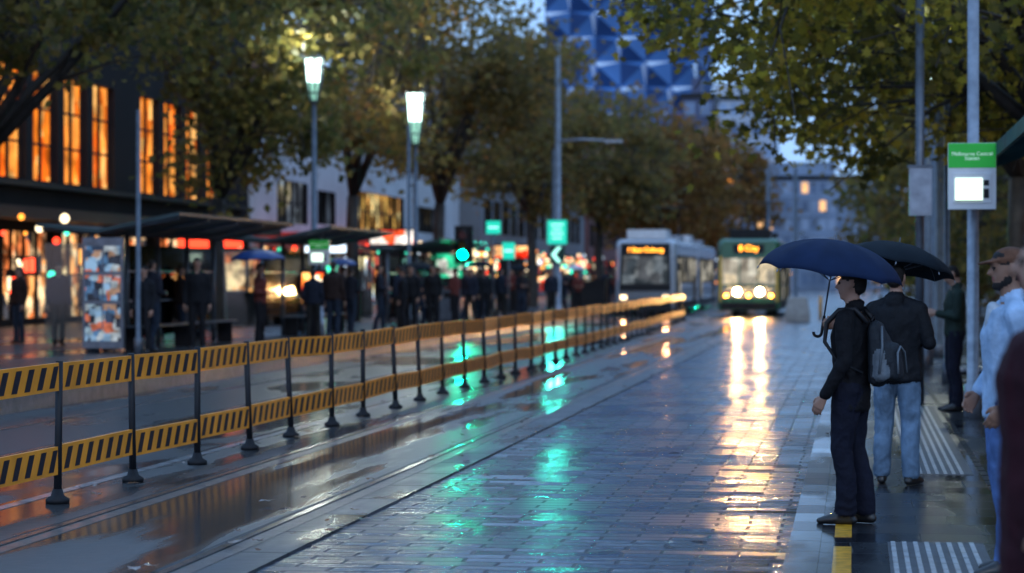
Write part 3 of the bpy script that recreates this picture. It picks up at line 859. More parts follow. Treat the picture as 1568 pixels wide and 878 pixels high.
I_mix = interior('mixed_shop_lights', [(1,0.05,0.02),(1,0.72,0.36),(0.05,0.05,0.06),(0.05,0.7,0.40),(1,0.09,0.03),(1,0.38,0.06),(0.05,0.04,0.04),(0.6,0.75,1)], 3.0, 1.5, (1,1,1), 0.42, 0.08)
I_cool = interior('cool_office_interior', [(0.5,0.6,0.7),(0.25,0.3,0.38),(0.12,0.14,0.18),(0.8,0.7,0.45)], 0.7, 0.8)
I_dim = interior('dim_glass', [(0.05,0.07,0.1),(0.1,0.13,0.18),(0.03,0.04,0.05),(0.2,0.16,0.08)], 0.6, 0.6)

b = empty('dark_shop_building')
wins = []
yy = 68.5
for k in range(8):
    if k == 4: yy += 2.4
    wins.append((yy,yy+2.3,4.7,8.1,I_orange)); yy += 2.95
wins = [w for w in wins if w[1] < 97]
yy = 30.5
while yy < 64: wins.append((yy,yy+3,4.9,8.1,I_dim)); yy += 4
yy = 31
while yy < 94: wins.append((yy,yy+4.6,0.45,3.1,I_shop)); yy += 5.4
facade_x(b, -25, 30, 98, 0.25, 12.5, wins, B_dark, B_frame, None)
mb = MB(); mb.box((-25.0+0.003,30,3.4),(-23.6,98,3.75), M['dark'])
mb.box((-24.997,66,4.45),(-24.7,97,4.6), M['dark'])
mb.build('awning', b)
b = empty('white_shop_building')
wins = [(103,109,4.1,6.0,I_cool),(111,115,4.2,5.8,I_dim),(119.5,133,4.1,6.1,I_amber),(137,146,4.3,5.8,I_dim)]
yy = 100
while yy < 150: wins.append((yy,yy+5,0.5,3.0,I_mix)); yy += 5.8
facade_x(b, -25, 98.3, 152, 0.25, 8.2, wins, B_white, B_frame, None, depth=10)
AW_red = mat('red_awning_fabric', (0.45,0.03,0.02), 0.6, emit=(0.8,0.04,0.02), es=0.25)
mb = MB(); mb.box((-24.997,99,3.3),(-23.2,125,3.6), AW_red); mb.box((-24.997,125.01,3.3),(-23.2,151,3.6), M['steel'])
mb.build('awning', b)
b = empty('red_brick_building')
wins = []
for fl in range(3):
    yy = 103
    while yy < 150:
        wins.append((yy,yy+2,9.5+fl*3.2,11.3+fl*3.2, random.choice([I_dim,I_dim,I_amber]))); yy += 3.6
facade_x(b, -36, 100, 152, 0.3, 15, [w for w in wins if w[3] < 14.8], B_red, B_frame, None, depth=10)
b = empty('grey_office_building')
wins = []
for fl in range(4):
    yy = 156
    while yy < 211:
        wins.append((yy,yy+3.2,(0.6 if fl == 0 else 1.2)+fl*3.4,3.4+fl*3.4, I_mix if fl == 0 else random.choice([I_dim,I_cool,I_dim]))); yy += 4
facade_x(b, -24, 154, 215, 0.25, 15, wins, B_grey, B_frame, None)
b = empty('brown_office_building')
wins = []
for fl in range(5):
    yy = 219
    while yy < 280:
        wins.append((yy,yy+3.6,(0.6 if fl == 0 else 1.2)+fl*3.3,3.3+fl*3.3, I_mix if fl == 0 else random.choice([I_dim,I_cool,I_amber,I_dim]))); yy += 4.6
facade_x(b, -24, 217, 285, 0.25, 16, [w for w in wins if w[3] < 15.6], B_red, B_frame, None)

def facade_block(name, lo, hi, wall, nfl, nbx, nby, lits, roof=M['dark']):
    root = empty(name)
    mb = MB(); mb.box(lo, hi, wall); mb.build('walls', root)
    g = MB()
    x0,y0,z0 = lo; x1,y1,z1 = hi
    fh = (z1-z0)/nfl
    for f in range(nfl):
        za = z0+f*fh+fh*0.28; zb = z0+f*fh+fh*0.85
        for k in range(nbx):
            w = (x1-x0)/nbx; xa = x0+k*w+w*0.15; xb = xa+w*0.7
            g.box((xa,y0-0.06,za),(xb,y0-0.003,zb), random.choice(lits))
        for k in range(nby):
            w = (y1-y0)/nby; ya = y0+k*w+w*0.15; yb = ya+w*0.7
            g.box((x0-0.06,ya,za),(x0-0.003,yb,zb), random.choice(lits))
            g.box((x1+0.003,ya,za),(x1+0.06,yb,zb), random.choice(lits))
        if f:
            g.box((x0-0.12,y0-0.12,z0+f*fh-0.12),(x1+0.12,y1,z0+f*fh+0.1), wall)
    g.build('windows', root)
    r = MB(); r.box((x0-0.25,y0-0.25,z1+0.003),(x1+0.25,y1+0.25,z1+0.6), roof)
    r.box((x0+1,y0+2,z1+0.603),(x0+(x1-x0)*0.6,y0+(y1-y0)*0.5,z1+2.6), wall)
    r.build('roof', root)
    return root
facade_block('brick_shop_building', (14,18,0.15), (26,60,9.5), B_red, 3, 4, 12, [I_amber,I_dim,I_shop])
facade_block('grey_office_building', (14,62,0.15), (28,120,11), B_grey, 4, 4, 14, [I_dim,I_cool,I_amber])
facade_block('tall_office_building', (14,122,0.15), (30,200,16), B_white, 6, 5, 18, [I_dim,I_cool,I_amber,I_dim])
facade_block('office_tower', (14,204,0.15), (34,300,26), B_grey, 9, 6, 20, [I_dim,I_cool,I_dim])

B_bluegrey = mat('bluegrey_panel_wall', (0.27,0.36,0.50), 0.5, var=0.25, scale=0.15)
B_pale = mat('pale_distant_wall', (0.60,0.64,0.70), 0.6, var=0.12, scale=0.1)
I_warmdot = emat('warm_window_light', (1,0.55,0.25), 1.4)
I_glassb = mat('blue_window_glass', (0.15,0.22,0.34), 0.3, var=0.4, scale=0.2)
I_glassl = mat('light_window_glass', (0.35,0.45,0.6), 0.3, var=0.4, scale=0.2)
facade_block('bluegrey_apartment_building', (-16.5,345,0), (6,380,15.5), B_bluegrey, 6, 18, 8, [I_glassb,I_glassl,I_glassb,I_glassl,I_glassl,I_glassb,I_glassb,I_warmdot])
facade_block('pale_apartment_building', (-22,360,0), (-12.0,385,28), B_pale, 9, 6, 6, [I_glassb,I_glassl,I_glassl])
facade_block('pale_office_tower', (4,400,0), (30,430,30), B_pale, 11, 12, 6, [I_glassb,I_glassl,I_glassb])
facade_block('brown_corner_building', (-24.5,318,0), (-18.0,335,13), mat('tan_wall',(0.38,0.24,0.13),0.6), 4, 4, 4, [I_amber,I_dim,I_cool])

root = empty('faceted_glass_tower')
T1 = mat('tower_panel_light', (0.78,0.86,0.95), 0.5, var=0.10, scale=0.1)
T2 = mat('tower_panel_dark', (0.020,0.060,0.18), 0.5, var=0.3, scale=0.1, spec=0.2)
T3 = mat('tower_panel_mid', (0.08,0.20,0.46), 0.5, var=0.3, scale=0.1, spec=0.2)
mb = MB()
x0,x1,y0,y1_,H_ = -38.5,-19.5,300,325,78
cs = 3.166
nx = int(round((x1-x0)/cs)); nz = int(H_/cs)
for i in range(nx):
    for j in range(nz):
        xa = x0+i*cs; xb = xa+cs; za = j*cs; zb = za+cs
        c = (( xa+xb)/2+0.35*cs*(1 if (i+j)%2 else -1), y0-0.9, (za+zb)/2+0.3*cs)
        q = [(xa,y0,za),(xb,y0,za),(xb,y0,zb),(xa,y0,zb)]
        ms = [T2,T3,T1,T3]
        for k in range(4):
            mb.add([q[k],q[(k+1)%4],c], [(0,1,2)], ms[(k+(i+j)%2)%4])
for i in range(8):
    for j in range(nz):
        ya = y0+i*cs; yb = ya+cs; za = j*cs; zb = za+cs
        c = (x1+0.8,(ya+yb)/2,(za+zb)/2+0.3*cs)
        q = [(x1,ya,za),(x1,yb,za),(x1,yb,zb),(x1,ya,zb)]
        for k in range(4):
            mb.add([q[k],q[(k+1)%4],c], [(0,1,2)], [T2,T3,T2,T2][(k+j)%4])
mb.quad((x0,y0,0),(x0,y0,nz*cs),(x0,y0+25,nz*cs),(x0,y0+25,0), T2)
mb.quad((x0,y0+25,0),(x0,y0+25,nz*cs),(x1,y0+25,nz*cs),(x1,y0+25,0), T2)
mb.quad((x0,y0,nz*cs),(x1,y0,nz*cs),(x1,y0+25,nz*cs),(x0,y0+25,nz*cs), T2)
mb.build('facade', root)
facade_block('dark_blue_office_building', (-20.5,288,0), (-16.8,298,23), mat('dark_blue_wall',(0.06,0.08,0.16),0.5), 8, 2, 8, [I_glassb,I_dim])

# ------------------------------------------------------------------ trams
def tprof(hw, z0, z1, rc=0.28, rb=0.1):
    pts = [(-hw+rb,z0),(hw-rb,z0),(hw,z0+rb)]
    for k in range(6):
        a = R(90)*k/5
        pts.append((hw-rc*0.9+rc*0.9*math.cos(a), z1-rc+rc*math.sin(a)))
    for k in range(6):
        a = R(90)+R(90)*k/5
        pts.append((-hw+rc*0.9+rc*0.9*math.cos(a), z1-rc+rc*math.sin(a)))
    pts.append((-hw,z0+rb))
    return pts
led = emat('led_amber', (1,0.34,0.03), 8)
led2 = interior('tram_interior_light', [(0.9,0.85,0.7),(0.3,0.3,0.3),(0.1,0.1,0.1),(0.6,0.55,0.45)], 0.8, 0.9)
def tram(name, x, y, rz, body, upper, side, led, modern=True, length=22):
    root = empty(name, (x,y,0), rz)
    hw = 1.33; zt = 3.35
    tilt = 0.16 if modern else 0.07
    def ring(yy, p, k=0.0):
        return [(a, yy + k*max(0,z-1.0), z) for (a,z) in p]
    mb = MB()
    secs = [(0,length*0.48),(length*0.48+0.5,length)] if modern else [(0,length*0.55),(length*0.55+0.5,length)]
    for si,(a,b_) in enumerate(secs):
        rings = []
        if si == 0:
            rings += [ring(a, tprof(hw-0.16,0.32,zt-0.12), tilt), ring(a+0.22, tprof(hw-0.04,0.28,zt-0.02), tilt), ring(a+0.6, tprof(hw,0.26,zt), tilt)]
            rings += [ring(a+1.6, tprof(hw,0.26,zt))]
        else: rings += [ring(a, tprof(hw,0.26,zt))]
        rings += [ring(b_, tprof(hw,0.26,zt))]
        mb.loft(rings, body, smooth=False)
    a = secs[0][1]; mb.loft([ring(a+0.004, tprof(hw-0.12,0.32,zt-0.1)), ring(a+0.496, tprof(hw-0.12,0.32,zt-0.1))], M['black'])
    mb.build('body', root)
    fy = lambda z, off=0.0: tilt*max(0,z-1.0) - off
    def fpanel(mbx, xa, xb, za, zb, m, off, ta=0.0):
        v = [(xa,fy(za,off),za),(xb,fy(za,off),za),(xb-ta,fy(zb,off),zb),(xa+ta,fy(zb,off),zb)]
        w = [(p[0],p[1]+off+0.05,p[2]) for p in v]
        mbx.add(v+w, [(0,1,2,3),(7,6,5,4),(0,4,5,1),(1,5,6,2),(2,6,7,3),(3,7,4,0)], m)
    f = MB()
    if modern:
        scr = interior('tram_cab_view', [(0.35,0.42,0.48),(0.10,0.13,0.16),(0.5,0.55,0.58),(0.2,0.22,0.25)], 0.55, 2.4, (1,1,0.7), 0.3, 0.4)
        fpanel(f, -1.12,1.12,1.12,3.16, M['black'], 0.02, 0.06)
        fpanel(f, -1.0,1.0,1.42,2.62, scr, 0.035, 0.05)
        fpanel(f, -0.86,0.86,2.72,3.08, M['dark'], 0.04)
        fpanel(f, -1.15,1.15,0.34,0.62, M['black'], 0.05)
        fpanel(f, -1.14,1.14,0.64,1.08, side, 0.03)
        for sx in (-1,1):
            fpanel(f, sx*0.92-0.13,sx*0.92+0.13,0.74,0.92, emat('tram_headlight_dim',(1,0.7,0.4),5), 0.05)
    else:
        scr = interior('tram_cab_warm', [(1,0.82,0.55),(0.55,0.5,0.4),(0.9,0.85,0.7),(0.4,0.35,0.28)], 0.95, 2.4, (1,1,0.7), 0.3, 0.4)
        fpanel(f, -1.14,1.14,2.55,3.2, upper, 0.02, 0.04)
        fpanel(f, -0.66,0.66,2.72,3.1, M['dark'], 0.04)
        fpanel(f, -1.12,-0.42,1.4,2.5, scr, 0.035)
        fpanel(f, -0.36,0.36,1.4,2.5, scr, 0.035)
        fpanel(f, 0.42,1.12,1.4,2.5, scr, 0.035)
        fpanel(f, -1.15,1.15,0.36,0.62, M['black'], 0.10)
        fpanel(f, -1.15,1.15,0.64,0.80, upper, 0.04)
        for xx in (-0.39,0.39): fpanel(f, xx-0.03,xx+0.03,1.38,2.55, upper, 0.05)
        for xx in (-1.19,1.19): fpanel(f, xx-0.05,xx+0.05,0.66,2.6, side, 0.03)
    f.tube([(0.1,fy(1.4,0.06),1.4),(0.75,fy(2.2,0.06),2.2)], 0.015, M['black'], 5)
    for sx in (-1,1):
        f.tube([(sx*1.2,0.3,2.5),(sx*1.45,0.05,2.5),(sx*1.47,0.03,2.35)], 0.02, M['black'], 6)
        f.cbox((sx*1.48,0.03,2.15),(0.12,0.06,0.36), M['black'])
    f.tube([(0,0.1,0.42),(0,-0.25,0.42)], 0.07, M['black'], 8)
    f.build('front', root)
    zc = 2.80 if modern else 2.82
    text('destination_display', '1 East Coburg' if modern else '8 City', 0.27 if modern else 0.34, (0, fy(zc,0.052), zc), (R(90)-math.atan(tilt),0,0), led, root, ext=0.004)
    dm = MB()
    for (sa,sb) in secs:
        yy = sa+1.0
        while yy < sb-1.4:
            for sx in (-1,1):
                dm.cbox((sx*(hw+0.008),yy+0.65,2.05),(0.02,1.3,1.25), M['black'])
                dm.cbox((sx*(hw+0.022),yy+0.65,2.05),(0.006,1.14,1.08), led2)
            yy += 1.42
        for k in range(2):
            yd = sa+1.9+k*(sb-sa-4.2)
            for sx in (-1,1):
                dm.cbox((sx*(hw+0.02),yd,1.5),(0.05,1.25,2.3), M['dark'])
                dm.cbox((sx*(hw+0.048),yd-0.3,1.6),(0.006,0.48,1.8), led2)
                dm.cbox((sx*(hw+0.048),yd+0.3,1.6),(0.006,0.48,1.8), led2)
        for sx in (-1,1):
            dm.box((min(sx*(hw+0.012),sx*(hw-0.02)),sa+0.7,0.34),(max(sx*(hw+0.012),sx*(hw-0.02)),sb-0.1,0.62), M['dark'])
            dm.box((min(sx*(hw+0.010),sx*(hw-0.02)),sa+0.7,0.80),(max(sx*(hw+0.010),sx*(hw-0.02)),sb-0.1,1.25), side)
    dm.build('side_windows', root)
    rf = MB()
    for (sa,sb) in secs:
        rf.cbox((0,sa+2.2,zt+0.22),(1.7,2.6,0.4), M['white'] if modern else M['dark'])
        rf.cbox((0,sb-2.2,zt+0.18),(1.5,2.0,0.32), M['steel_lt'])
    py = secs[0][1]-1.0
    for sx in (-1,1):
        rf.tube([(sx*0.45,py,zt),(sx*0.4,py+1.3,zt+0.9),(sx*0.5,py,zt+1.75)], 0.03, M['dark'], 6)
    rf.tube([(-0.85,py,zt+1.75),(0.85,py,zt+1.75)], 0.035, M['dark'], 6)
    rf.build('roof_equipment', root, bevel=0.04)
    wh = MB()
    for (sa,sb) in secs:
        for yy in (sa+2.0,sa+3.8,sb-3.2,sb-1.6):
            for sx in (-1,1):
                wh.tube([(sx*0.66,yy,0.33),(sx*0.80,yy,0.33)], 0.33, M['dark'], 18)
    wh.build('wheels', root)
    return root
T_white = mat('tram_white_paint', (0.42,0.46,0.52), 0.25, coat=0.6, var=0.08, scale=1)
T_green = mat('tram_green_paint', (0.015,0.12,0.045), 0.3, coat=0.5, var=0.1, scale=1)
T_cream = mat('tram_cream_paint', (0.40,0.38,0.28), 0.3, coat=0.5, var=0.1, scale=1)
T_yellow = mat('tram_yellow_paint', (0.75,0.44,0.02), 0.3, coat=0.5, var=0.1, scale=1)
T_silver = mat('tram_grey_band', (0.14,0.16,0.19), 0.3, coat=0.5, var=0.1, scale=1)
trA = tram('modern_tram', -9.0, 104, R(0), T_white, T_white, T_silver, led, True, 30)
trB = tram('green_yellow_tram', -4.5, 103, R(0), T_green, T_green, T_yellow, led, False, 16)
hl = MB(); HLm = emat('headlamp_lens', (1,0.66,0.30), 500)
hl.cbox((0,-0.045,1.06),(2.2,0.05,0.50), T_cream)
for sx in (-1,1):
    hl.tube([(sx*0.48,-0.10,1.08),(sx*0.48,0.1,1.08)], 0.17, M['steel_lt'], 18)
    hl.tube([(sx*0.48,-0.12,1.08),(sx*0.48,-0.101,1.08)], 0.14, HLm, 18)
am_ = emat('fog_lamp_amber',(1,0.30,0.02),60)
for sx in (-0.95,0.95,0.0):
    hl.tube([(sx,-0.09,0.92),(sx,0.05,0.92)], 0.065, am_, 12)
hl.build('headlights', trB)
for sx in (-1,1):
    plight('headlight_beam', (sx*0.48,-0.25,1.08), (1,0.48,0.15), 2300, 0.10, R(26), (R(-86.5),R(0),R(-3)), trB)
    plight('headlight_beam', (sx*0.92,-0.25,0.85), (1,0.42,0.18), 300, 0.10, R(24), (R(-87),0,R(-5)), trA)

# ------------------------------------------------------------------ street furniture
def lantern(name, x, y, z0, h, headh, hr):
    root = empty(name, (x,y,z0))
    mb = MB()
    mb.tube([(0,0,0),(0,0,0.5),(0,0,0.55),(0,0,h)], [0.13,0.13,0.09,0.06], M['steel'], 12)
    mb.build('pole', root)
    hd = MB()
    glow = emat('lantern_white', (0.72,1.0,0.88), 6.0); dim = emat('lantern_mesh_glow', (0.35,0.75,0.6), 1.3)
    hm = headh*0.45
    hd.tube([(0,0,h+hm),(0,0,h+headh)], [hr*0.75,hr], glow, 8, smooth=False)
    hd.tube([(0,0,h),(0,0,h+hm-0.01)], [hr*0.35,hr*0.74], dim, 8, smooth=False)
    for k in range(8):
        a = 2*math.pi*(k+0.5)/8
        c,s_ = math.cos(a), math.sin(a)
        hd.tube([(hr*0.38*c,hr*0.38*s_,h-0.03),(hr*0.80*c,hr*0.80*s_,h+hm),(hr*1.04*c,hr*1.04*s_,h+headh+0.03)], 0.024, M['steel'], 5)
    for t in (0,0.2,0.4,0.6,0.8,1.0):
        zz = h+headh*t; rr = hr*(0.35+0.65*t)+0.015
        hd.tube([(0,0,zz-0.022),(0,0,zz+0.022)], rr*1.02, M['steel'], 8, smooth=False)
    hd.build('lamp_head', root)
    plight('lamp_light', (0,0,h+headh+0.4), (0.95,1,0.85), 260, 0.2, parent=root)
lantern('street_lamp', -13.6, 60, 0.25, 5.9, 1.1, 0.24)
lantern('street_lamp', -14.1, 77, 0.25, 5.75, 1.65, 0.29)
lantern('street_lamp', 1.35, 47, 0.0, 5.0, 0.75, 0.13)
lantern('street_lamp', 1.9, 61, 0.0, 6.6, 0.9, 0.2)

def pole(name, x, y, z0, h, r, m=M['steel'], arm=None):
    mb = MB(); mb.tube([(0,0,0),(0,0,0.3),(0,0,0.32),(0,0,h)], [r*1.6,r*1.6,r,r*0.8], m, 12)
    if arm:
        z,l,dx = arm
        mb.tube([(0,0,z),(dx*l*0.5,0,z+0.05),(dx*l,0,z)], [0.06,0.05,0.04], m, 8)
        mb.cbox((dx*(l+0.25),0,z-0.03),(0.7,0.25,0.12), m)
    return mb.build(name, None, (x,y,z0))
pole('mast_pole', -11.8, 96, 0.25, 10.8, 0.13, M['steel_lt'], (6.9,2.0,1))
pole('mast_pole', -12.1, 97, 0.25, 6.6, 0.07)
pole('mast_pole', -13.35, 44, 0.25, 4.6, 0.05)
pole('mast_pole', -13.2, 71, 0.25, 6.0, 0.06)
pole('mast_pole', -2.35, 96, 0, 6.0, 0.10)
pole('mast_pole', -4.7, 132, 0, 7.5, 0.12)
pole('mast_pole', 1.25, 45, 0, 5.2, 0.055)
pole('mast_pole', 1.75, 52, 0, 7.8, 0.09)
pole('mast_pole', 1.45, 39.5, 0, 6.6, 0.05)

def signal(name, x, y, z0, h, col):
    root = empty(name, (x,y,z0)); mb = MB()
    mb.tube([(0,0.1,0),(0,0.1,h+0.6)], 0.07, M['steel'], 10)
    mb.cbox((0,-0.02,h),(0.62,0.05,1.25), M['black'])
    mb.cbox((0,-0.13,h),(0.36,0.2,1.05), M['dark'])
    cols = [(0.1,0.01,0.01),(0.1,0.06,0.01),(0.01,0.1,0.06)]
    for k in range(3):
        zz = h+0.34-k*0.34
        m = emat('signal_green_lens', col, 45) if k == 2 else mat('signal_off_lens', cols[k], 0.2)
        mb.tube([(0,-0.235,zz),(0,-0.25,zz)], 0.15, m, 16)
        q = None
        for j in range(9):
            a = R(180)*j/8
            p = Vector((0.165*math.cos(a),-0.23,zz+0.165*math.sin(a)))
            if j: mb.add([q,p,p+Vector((0,-0.2,-0.01)),q+Vector((0,-0.2,-0.01))],[(0,1,2,3)],M['black'])
            q = p
    mb.build('signal_head', root)
    plight('signal_light', (0,-0.5,h-0.34), col, 650, 0.13, R(60), (R(-82),0,R(12)), root)
signal('traffic_light', -13.0, 80, 0.25, 2.55, (0.0,1.0,0.5))
signal('traffic_light', -9.9, 150, 0.25, 2.9, (0.0,1.0,0.5))
root = empty('direction_sign', (-11.8, 95.8, 0.25))
mb = MB(); SG = mat('sign_teal_emissive', (0.0,0.35,0.25), 0.4, emit=(0.02,0.85,0.6), es=0.8, var=0.1)  # retroreflective shine of the teal panels is put in as emission
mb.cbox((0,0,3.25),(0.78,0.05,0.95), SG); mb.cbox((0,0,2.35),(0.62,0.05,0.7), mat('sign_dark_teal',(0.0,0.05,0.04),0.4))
mb.build('panel', root)
mb = MB(); am = emat('sign_arrow_white', (0.4,1,0.85), 1.8)
mb.add([(0.18,-0.03,2.66),(-0.06,-0.03,2.35),(0.18,-0.03,2.04),(0.02,-0.03,2.04),(-0.24,-0.03,2.35),(0.02,-0.03,2.66)], [(0,1,4,5),(1,2,3,4)], am)
for k in range(4):
    mb.cbox((0,-0.03,3.55-k*0.18),(0.5-0.1*(k%2),0.006,0.06), am)
mb.build('legend', root)
plight('sign_glow', (0,-0.8,2.9), (0.05,1,0.75), 600, 0.25, R(60), (R(-82),0,R(6)), root)
for (x_,y_,z_,w_,h_) in [(-12.6,84,3.2,0.5,0.45),(-12.35,86,2.4,0.45,0.6)]:
    mb = MB(); mb.tube([(0,0.05,0),(0,0.05,z_+h_/2)], 0.04, M['steel'], 8)
    mb.cbox((0,0,z_),(w_,0.04,h_), SG); mb.cbox((0,-0.025,z_),(w_*0.7,0.006,h_*0.15), am)
    mb.build('traffic_sign', None, (x_,y_,0.25))

def stopsign(name, x, y, z0, zc, w, h, poleh, pr):
    root = empty(name, (x,y,z0)); mb = MB()
    mb.tube([(0.02,0.14,0),(0.02,0.14,0.4),(0.02,0.14,0.42),(0.02,0.14,poleh)], [pr*1.5,pr*1.5,pr,pr*0.9], M['steel_lt'], 16)
    mb.build('pole', root)
    mb = MB()
    mb.cbox((0,0,zc),(w,0.10,h), M['white'])
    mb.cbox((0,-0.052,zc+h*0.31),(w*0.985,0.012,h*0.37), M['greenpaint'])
    mb.cbox((0,-0.054,zc-h*0.18),(w*0.8,0.016,h*0.46), M['white'])
    mb.build('panel', root, bevel=0.008)
    mb = MB(); mb.cbox((-w*0.07,-0.07,zc-h*0.2),(w*0.56,0.01,h*0.34), emat('stop_display_white',(0.75,1,0.82),2.2))
    mb.cbox((w*0.29,-0.07,zc-h*0.10),(w*0.11,0.01,h*0.08), M['dark']); mb.cbox((w*0.29,-0.07,zc-h*0.26),(w*0.11,0.01,h*0.14), M['dark'])
    mb.cbox((-w*0.07,-0.0755,zc-h*0.37),(w*0.56,0.004,h*0.015), M['dark'])
    mb.build('display', root)
    tm = mat('sign_text_white', (0.8,0.9,0.82), 0.4, emit=(0.7,0.9,0.75), es=0.3)
    text('lettering', 'Melbourne Central\nStation', w*0.11, (0,-0.062,zc+h*0.31), (R(90),0,0), tm, root)
stopsign('tram_stop_sign', 1.385, 29.6, 0.0, 2.915, 0.57, 0.80, 7.6, 0.073)
stopsign('tram_stop_sign', -12.9, 57.5, 0.25, 2.05, 0.5, 0.60, 2.5, 0.05)

mb = MB(); mb.tube([(0,0.25,0),(0,0.25,5.5)], 0.06, M['steel'], 10); mb.cbox((0,0,2.85),(0.30,0.25,0.64), M['steel_lt'])
mb.cbox((0,-0.13,2.85),(0.25,0.012,0.56), M['steel_lt']); mb.cbox((0,0,3.19),(0.34,0.29,0.03), M['steel'])
mb.build('signal_control_box', None, (0.86,33,0))

Sh_roof = mat('shelter_roof_sheet', (0.03,0.055,0.06), 0.5, coat=0.0, var=0.2, scale=2, spec=0.3)
def shelter(name, x, y, z0, ln, poster=None):
    root = empty(name, (x,y,z0)); mb = MB()
    for (xa,xb,za,zb) in ((-0.1,-1.3,2.3,2.42),(-0.1,1.5,2.3,2.62)):
        mb.add([(xa,0,za),(xb,0,zb),(xb,ln,zb),(xa,ln,za),(xa,0,za+0.07),(xb,0,zb+0.07),(xb,ln,zb+0.07),(xa,ln,za+0.07)],
               [(0,1,2,3),(4,7,6,5),(0,4,5,1),(1,5,6,2),(2,6,7,3),(3,7,4,0)], Sh_roof)
    k = 0.15
    while k < ln:
        mb.tube([(-0.1,k,2.29),(1.45,k,2.58)], 0.03, M['steel'], 6)
        mb.tube([(-0.1,k,2.29),(-1.25,k,2.38)], 0.03, M['steel'], 6)
        mb.tube([(-0.25,k,0),(-0.25,k,2.3)], 0.05, M['steel'], 8)
        k += 2.2
    mb.build('frame', root)
    g = MB(); k = 0.15
    while k+2.2 < ln:
        g.box((-0.27,k+0.08,0.25),(-0.255,k+2.12,2.1), M['glass'])
        for zz in (0.95,1.55): g.box((-0.275,k+0.08,zz),(-0.25,k+2.12,zz+0.04), M['steel_lt'])
        k += 2.2
    g.box((-1.2,0.14,0.25),(-0.32,0.155,2.1), M['glass'])
    g.build('glass_panels', root)
    bn = MB()
    for j in range(4): bn.box((0.0+j*0.11,1.0,0.46),(0.09+j*0.11,ln-1.0,0.49), M['steel'])
    for yy in (1.3,ln/2,ln-1.3): bn.box((0.05,yy-0.03,0),(0.38,yy+0.03,0.46), M['dark'])
    bn.build('bench', root)
    if poster:
        p = MB(); p.cbox((0.07,-0.15,1.15),(0.80,0.14,2.1), M['steel'])
        for ix in range(2):
            for iz in range(3):
                p.cbox((0.07-0.18+ix*0.36,-0.226,1.80-iz*0.55),(0.33,0.008,0.48), poster)
        p.cbox((0.07,-0.224,0.36),(0.70,0.008,0.24), poster)
        p.build('poster_case', root, bevel=0.01)
I_poster = interior('poster_art', [(0.30,0.5,0.75),(0.5,0.58,0.65),(0.7,0.2,0.12),(0.05,0.08,0.15),(0.35,0.5,0.62),(0.10,0.22,0.42),(0.45,0.28,0.2),(0.04,0.05,0.08)], 0.9, 7.0, (1,1,1), 0.3, 0.35)
I_poster2 = interior('poster_art_red', [(1,0.22,0.03),(1,0.45,0.12),(0.9,0.06,0.02),(1,0.85,0.6)], 3.4, 3.5, (1,1,1), 0.3, 0.4)
shelter('tram_shelter', -14.2, 44.5, 0.25, 9.5, I_poster)
shelter('tram_shelter', -14.0, 57, 0.25, 8.0)
shelter('tram_shelter', -14.6, 76, 0.25, 10)
def adpanel(name, x, y, w, h, zc, m):
    mb = MB(); mb.cbox((0,0,zc),(w+0.12,0.16,h+0.14), M['dark']); mb.cbox((0,-0.085,zc),(w,0.008,h), m)
    mb.box((-w*0.3,-0.06,0),(w*0.3,0.06,zc-h/2-0.07), M['dark'])
    mb.build(name, None, (x,y,0.25))
adpanel('advertising_panel', -12.75, 56.2, 0.52, 0.72, 1.2, I_poster2)
adpanel('advertising_panel', -14.95, 64, 0.7, 0.85, 0.9, interior('poster_blue', [(0.05,0.3,0.9),(0.1,0.5,1.0),(0.02,0.1,0.3)], 1.6, 3))
adpanel('advertising_panel', -15.6, 92, 1.2, 0.9, 1.9, interior('poster_green', [(0.02,0.5,0.25),(0.05,0.8,0.4),(0.9,0.9,0.8)], 1.4, 2))
adpanel('advertising_panel', -16.6, 86, 1.6, 0.5, 2.9, interior('sign_red', [(0.9,0.03,0.01),(1,0.1,0.03),(1,0.9,0.8)], 2.2, 2.5, (1,1,1), 0.35))
adpanel('advertising_panel', -14.3, 100, 1.5, 0.5, 2.5, interior('sign_red_b', [(0.9,0.03,0.01),(1,0.06,0.02),(1,0.5,0.2)], 2.2, 2.5, (1,1,1), 0.35))
adpanel('advertising_panel', -18.2, 58, 0.9, 1.3, 1.5, I_poster2)
adpanel('advertising_panel', -19.0, 66, 1.1, 1.0, 1.7, I_mix)
adpanel('advertising_panel', -17.9, 78, 1.1, 1.0, 1.6, I_amber)

# kiosks added to carry more background lights: box body, lit counter opening, overhanging roof
def kiosk(x, y, m):
    root = empty('added_lit_kiosk', (x,y,0.25)); mb = MB()
    mb.cbox((0,0,0.5),(2.2,1.8,1.0), B_dark)
    for sx in (-1,1):
        for sy in (-1,1): mb.cbox((sx*1.05,sy*0.85,1.6),(0.1,0.1,1.2), M['steel'])
    mb.cbox((0,0.3,1.6),(1.98,1.0,1.19), m)
    mb.box((-1.3,-1.2,2.21),(1.3,1.1,2.34), M['dark']); mb.cbox((0,-1.22,2.5),(2.0,0.06,0.3), random.choice(sms))
    mb.cbox((0,-0.95,1.02),(2.2,0.35,0.05), M['steel_lt'])
    mb.build('body', root)
cols = [(1,0.05,0.02),(1,0.72,0.4),(0.05,0.8,0.5),(1,0.32,0.04),(0.7,0.85,1.0),(1,0.07,0.03),(1,0.45,0.10),(1,0.8,0.5)]
sms = [emat('shop_sign_light', c, random.uniform(2.2,4.2)) for c in cols]
kiosk(-19.5, 73, I_shop); kiosk(-17.2, 104, I_mix); kiosk(-19.0, 88, I_mix)
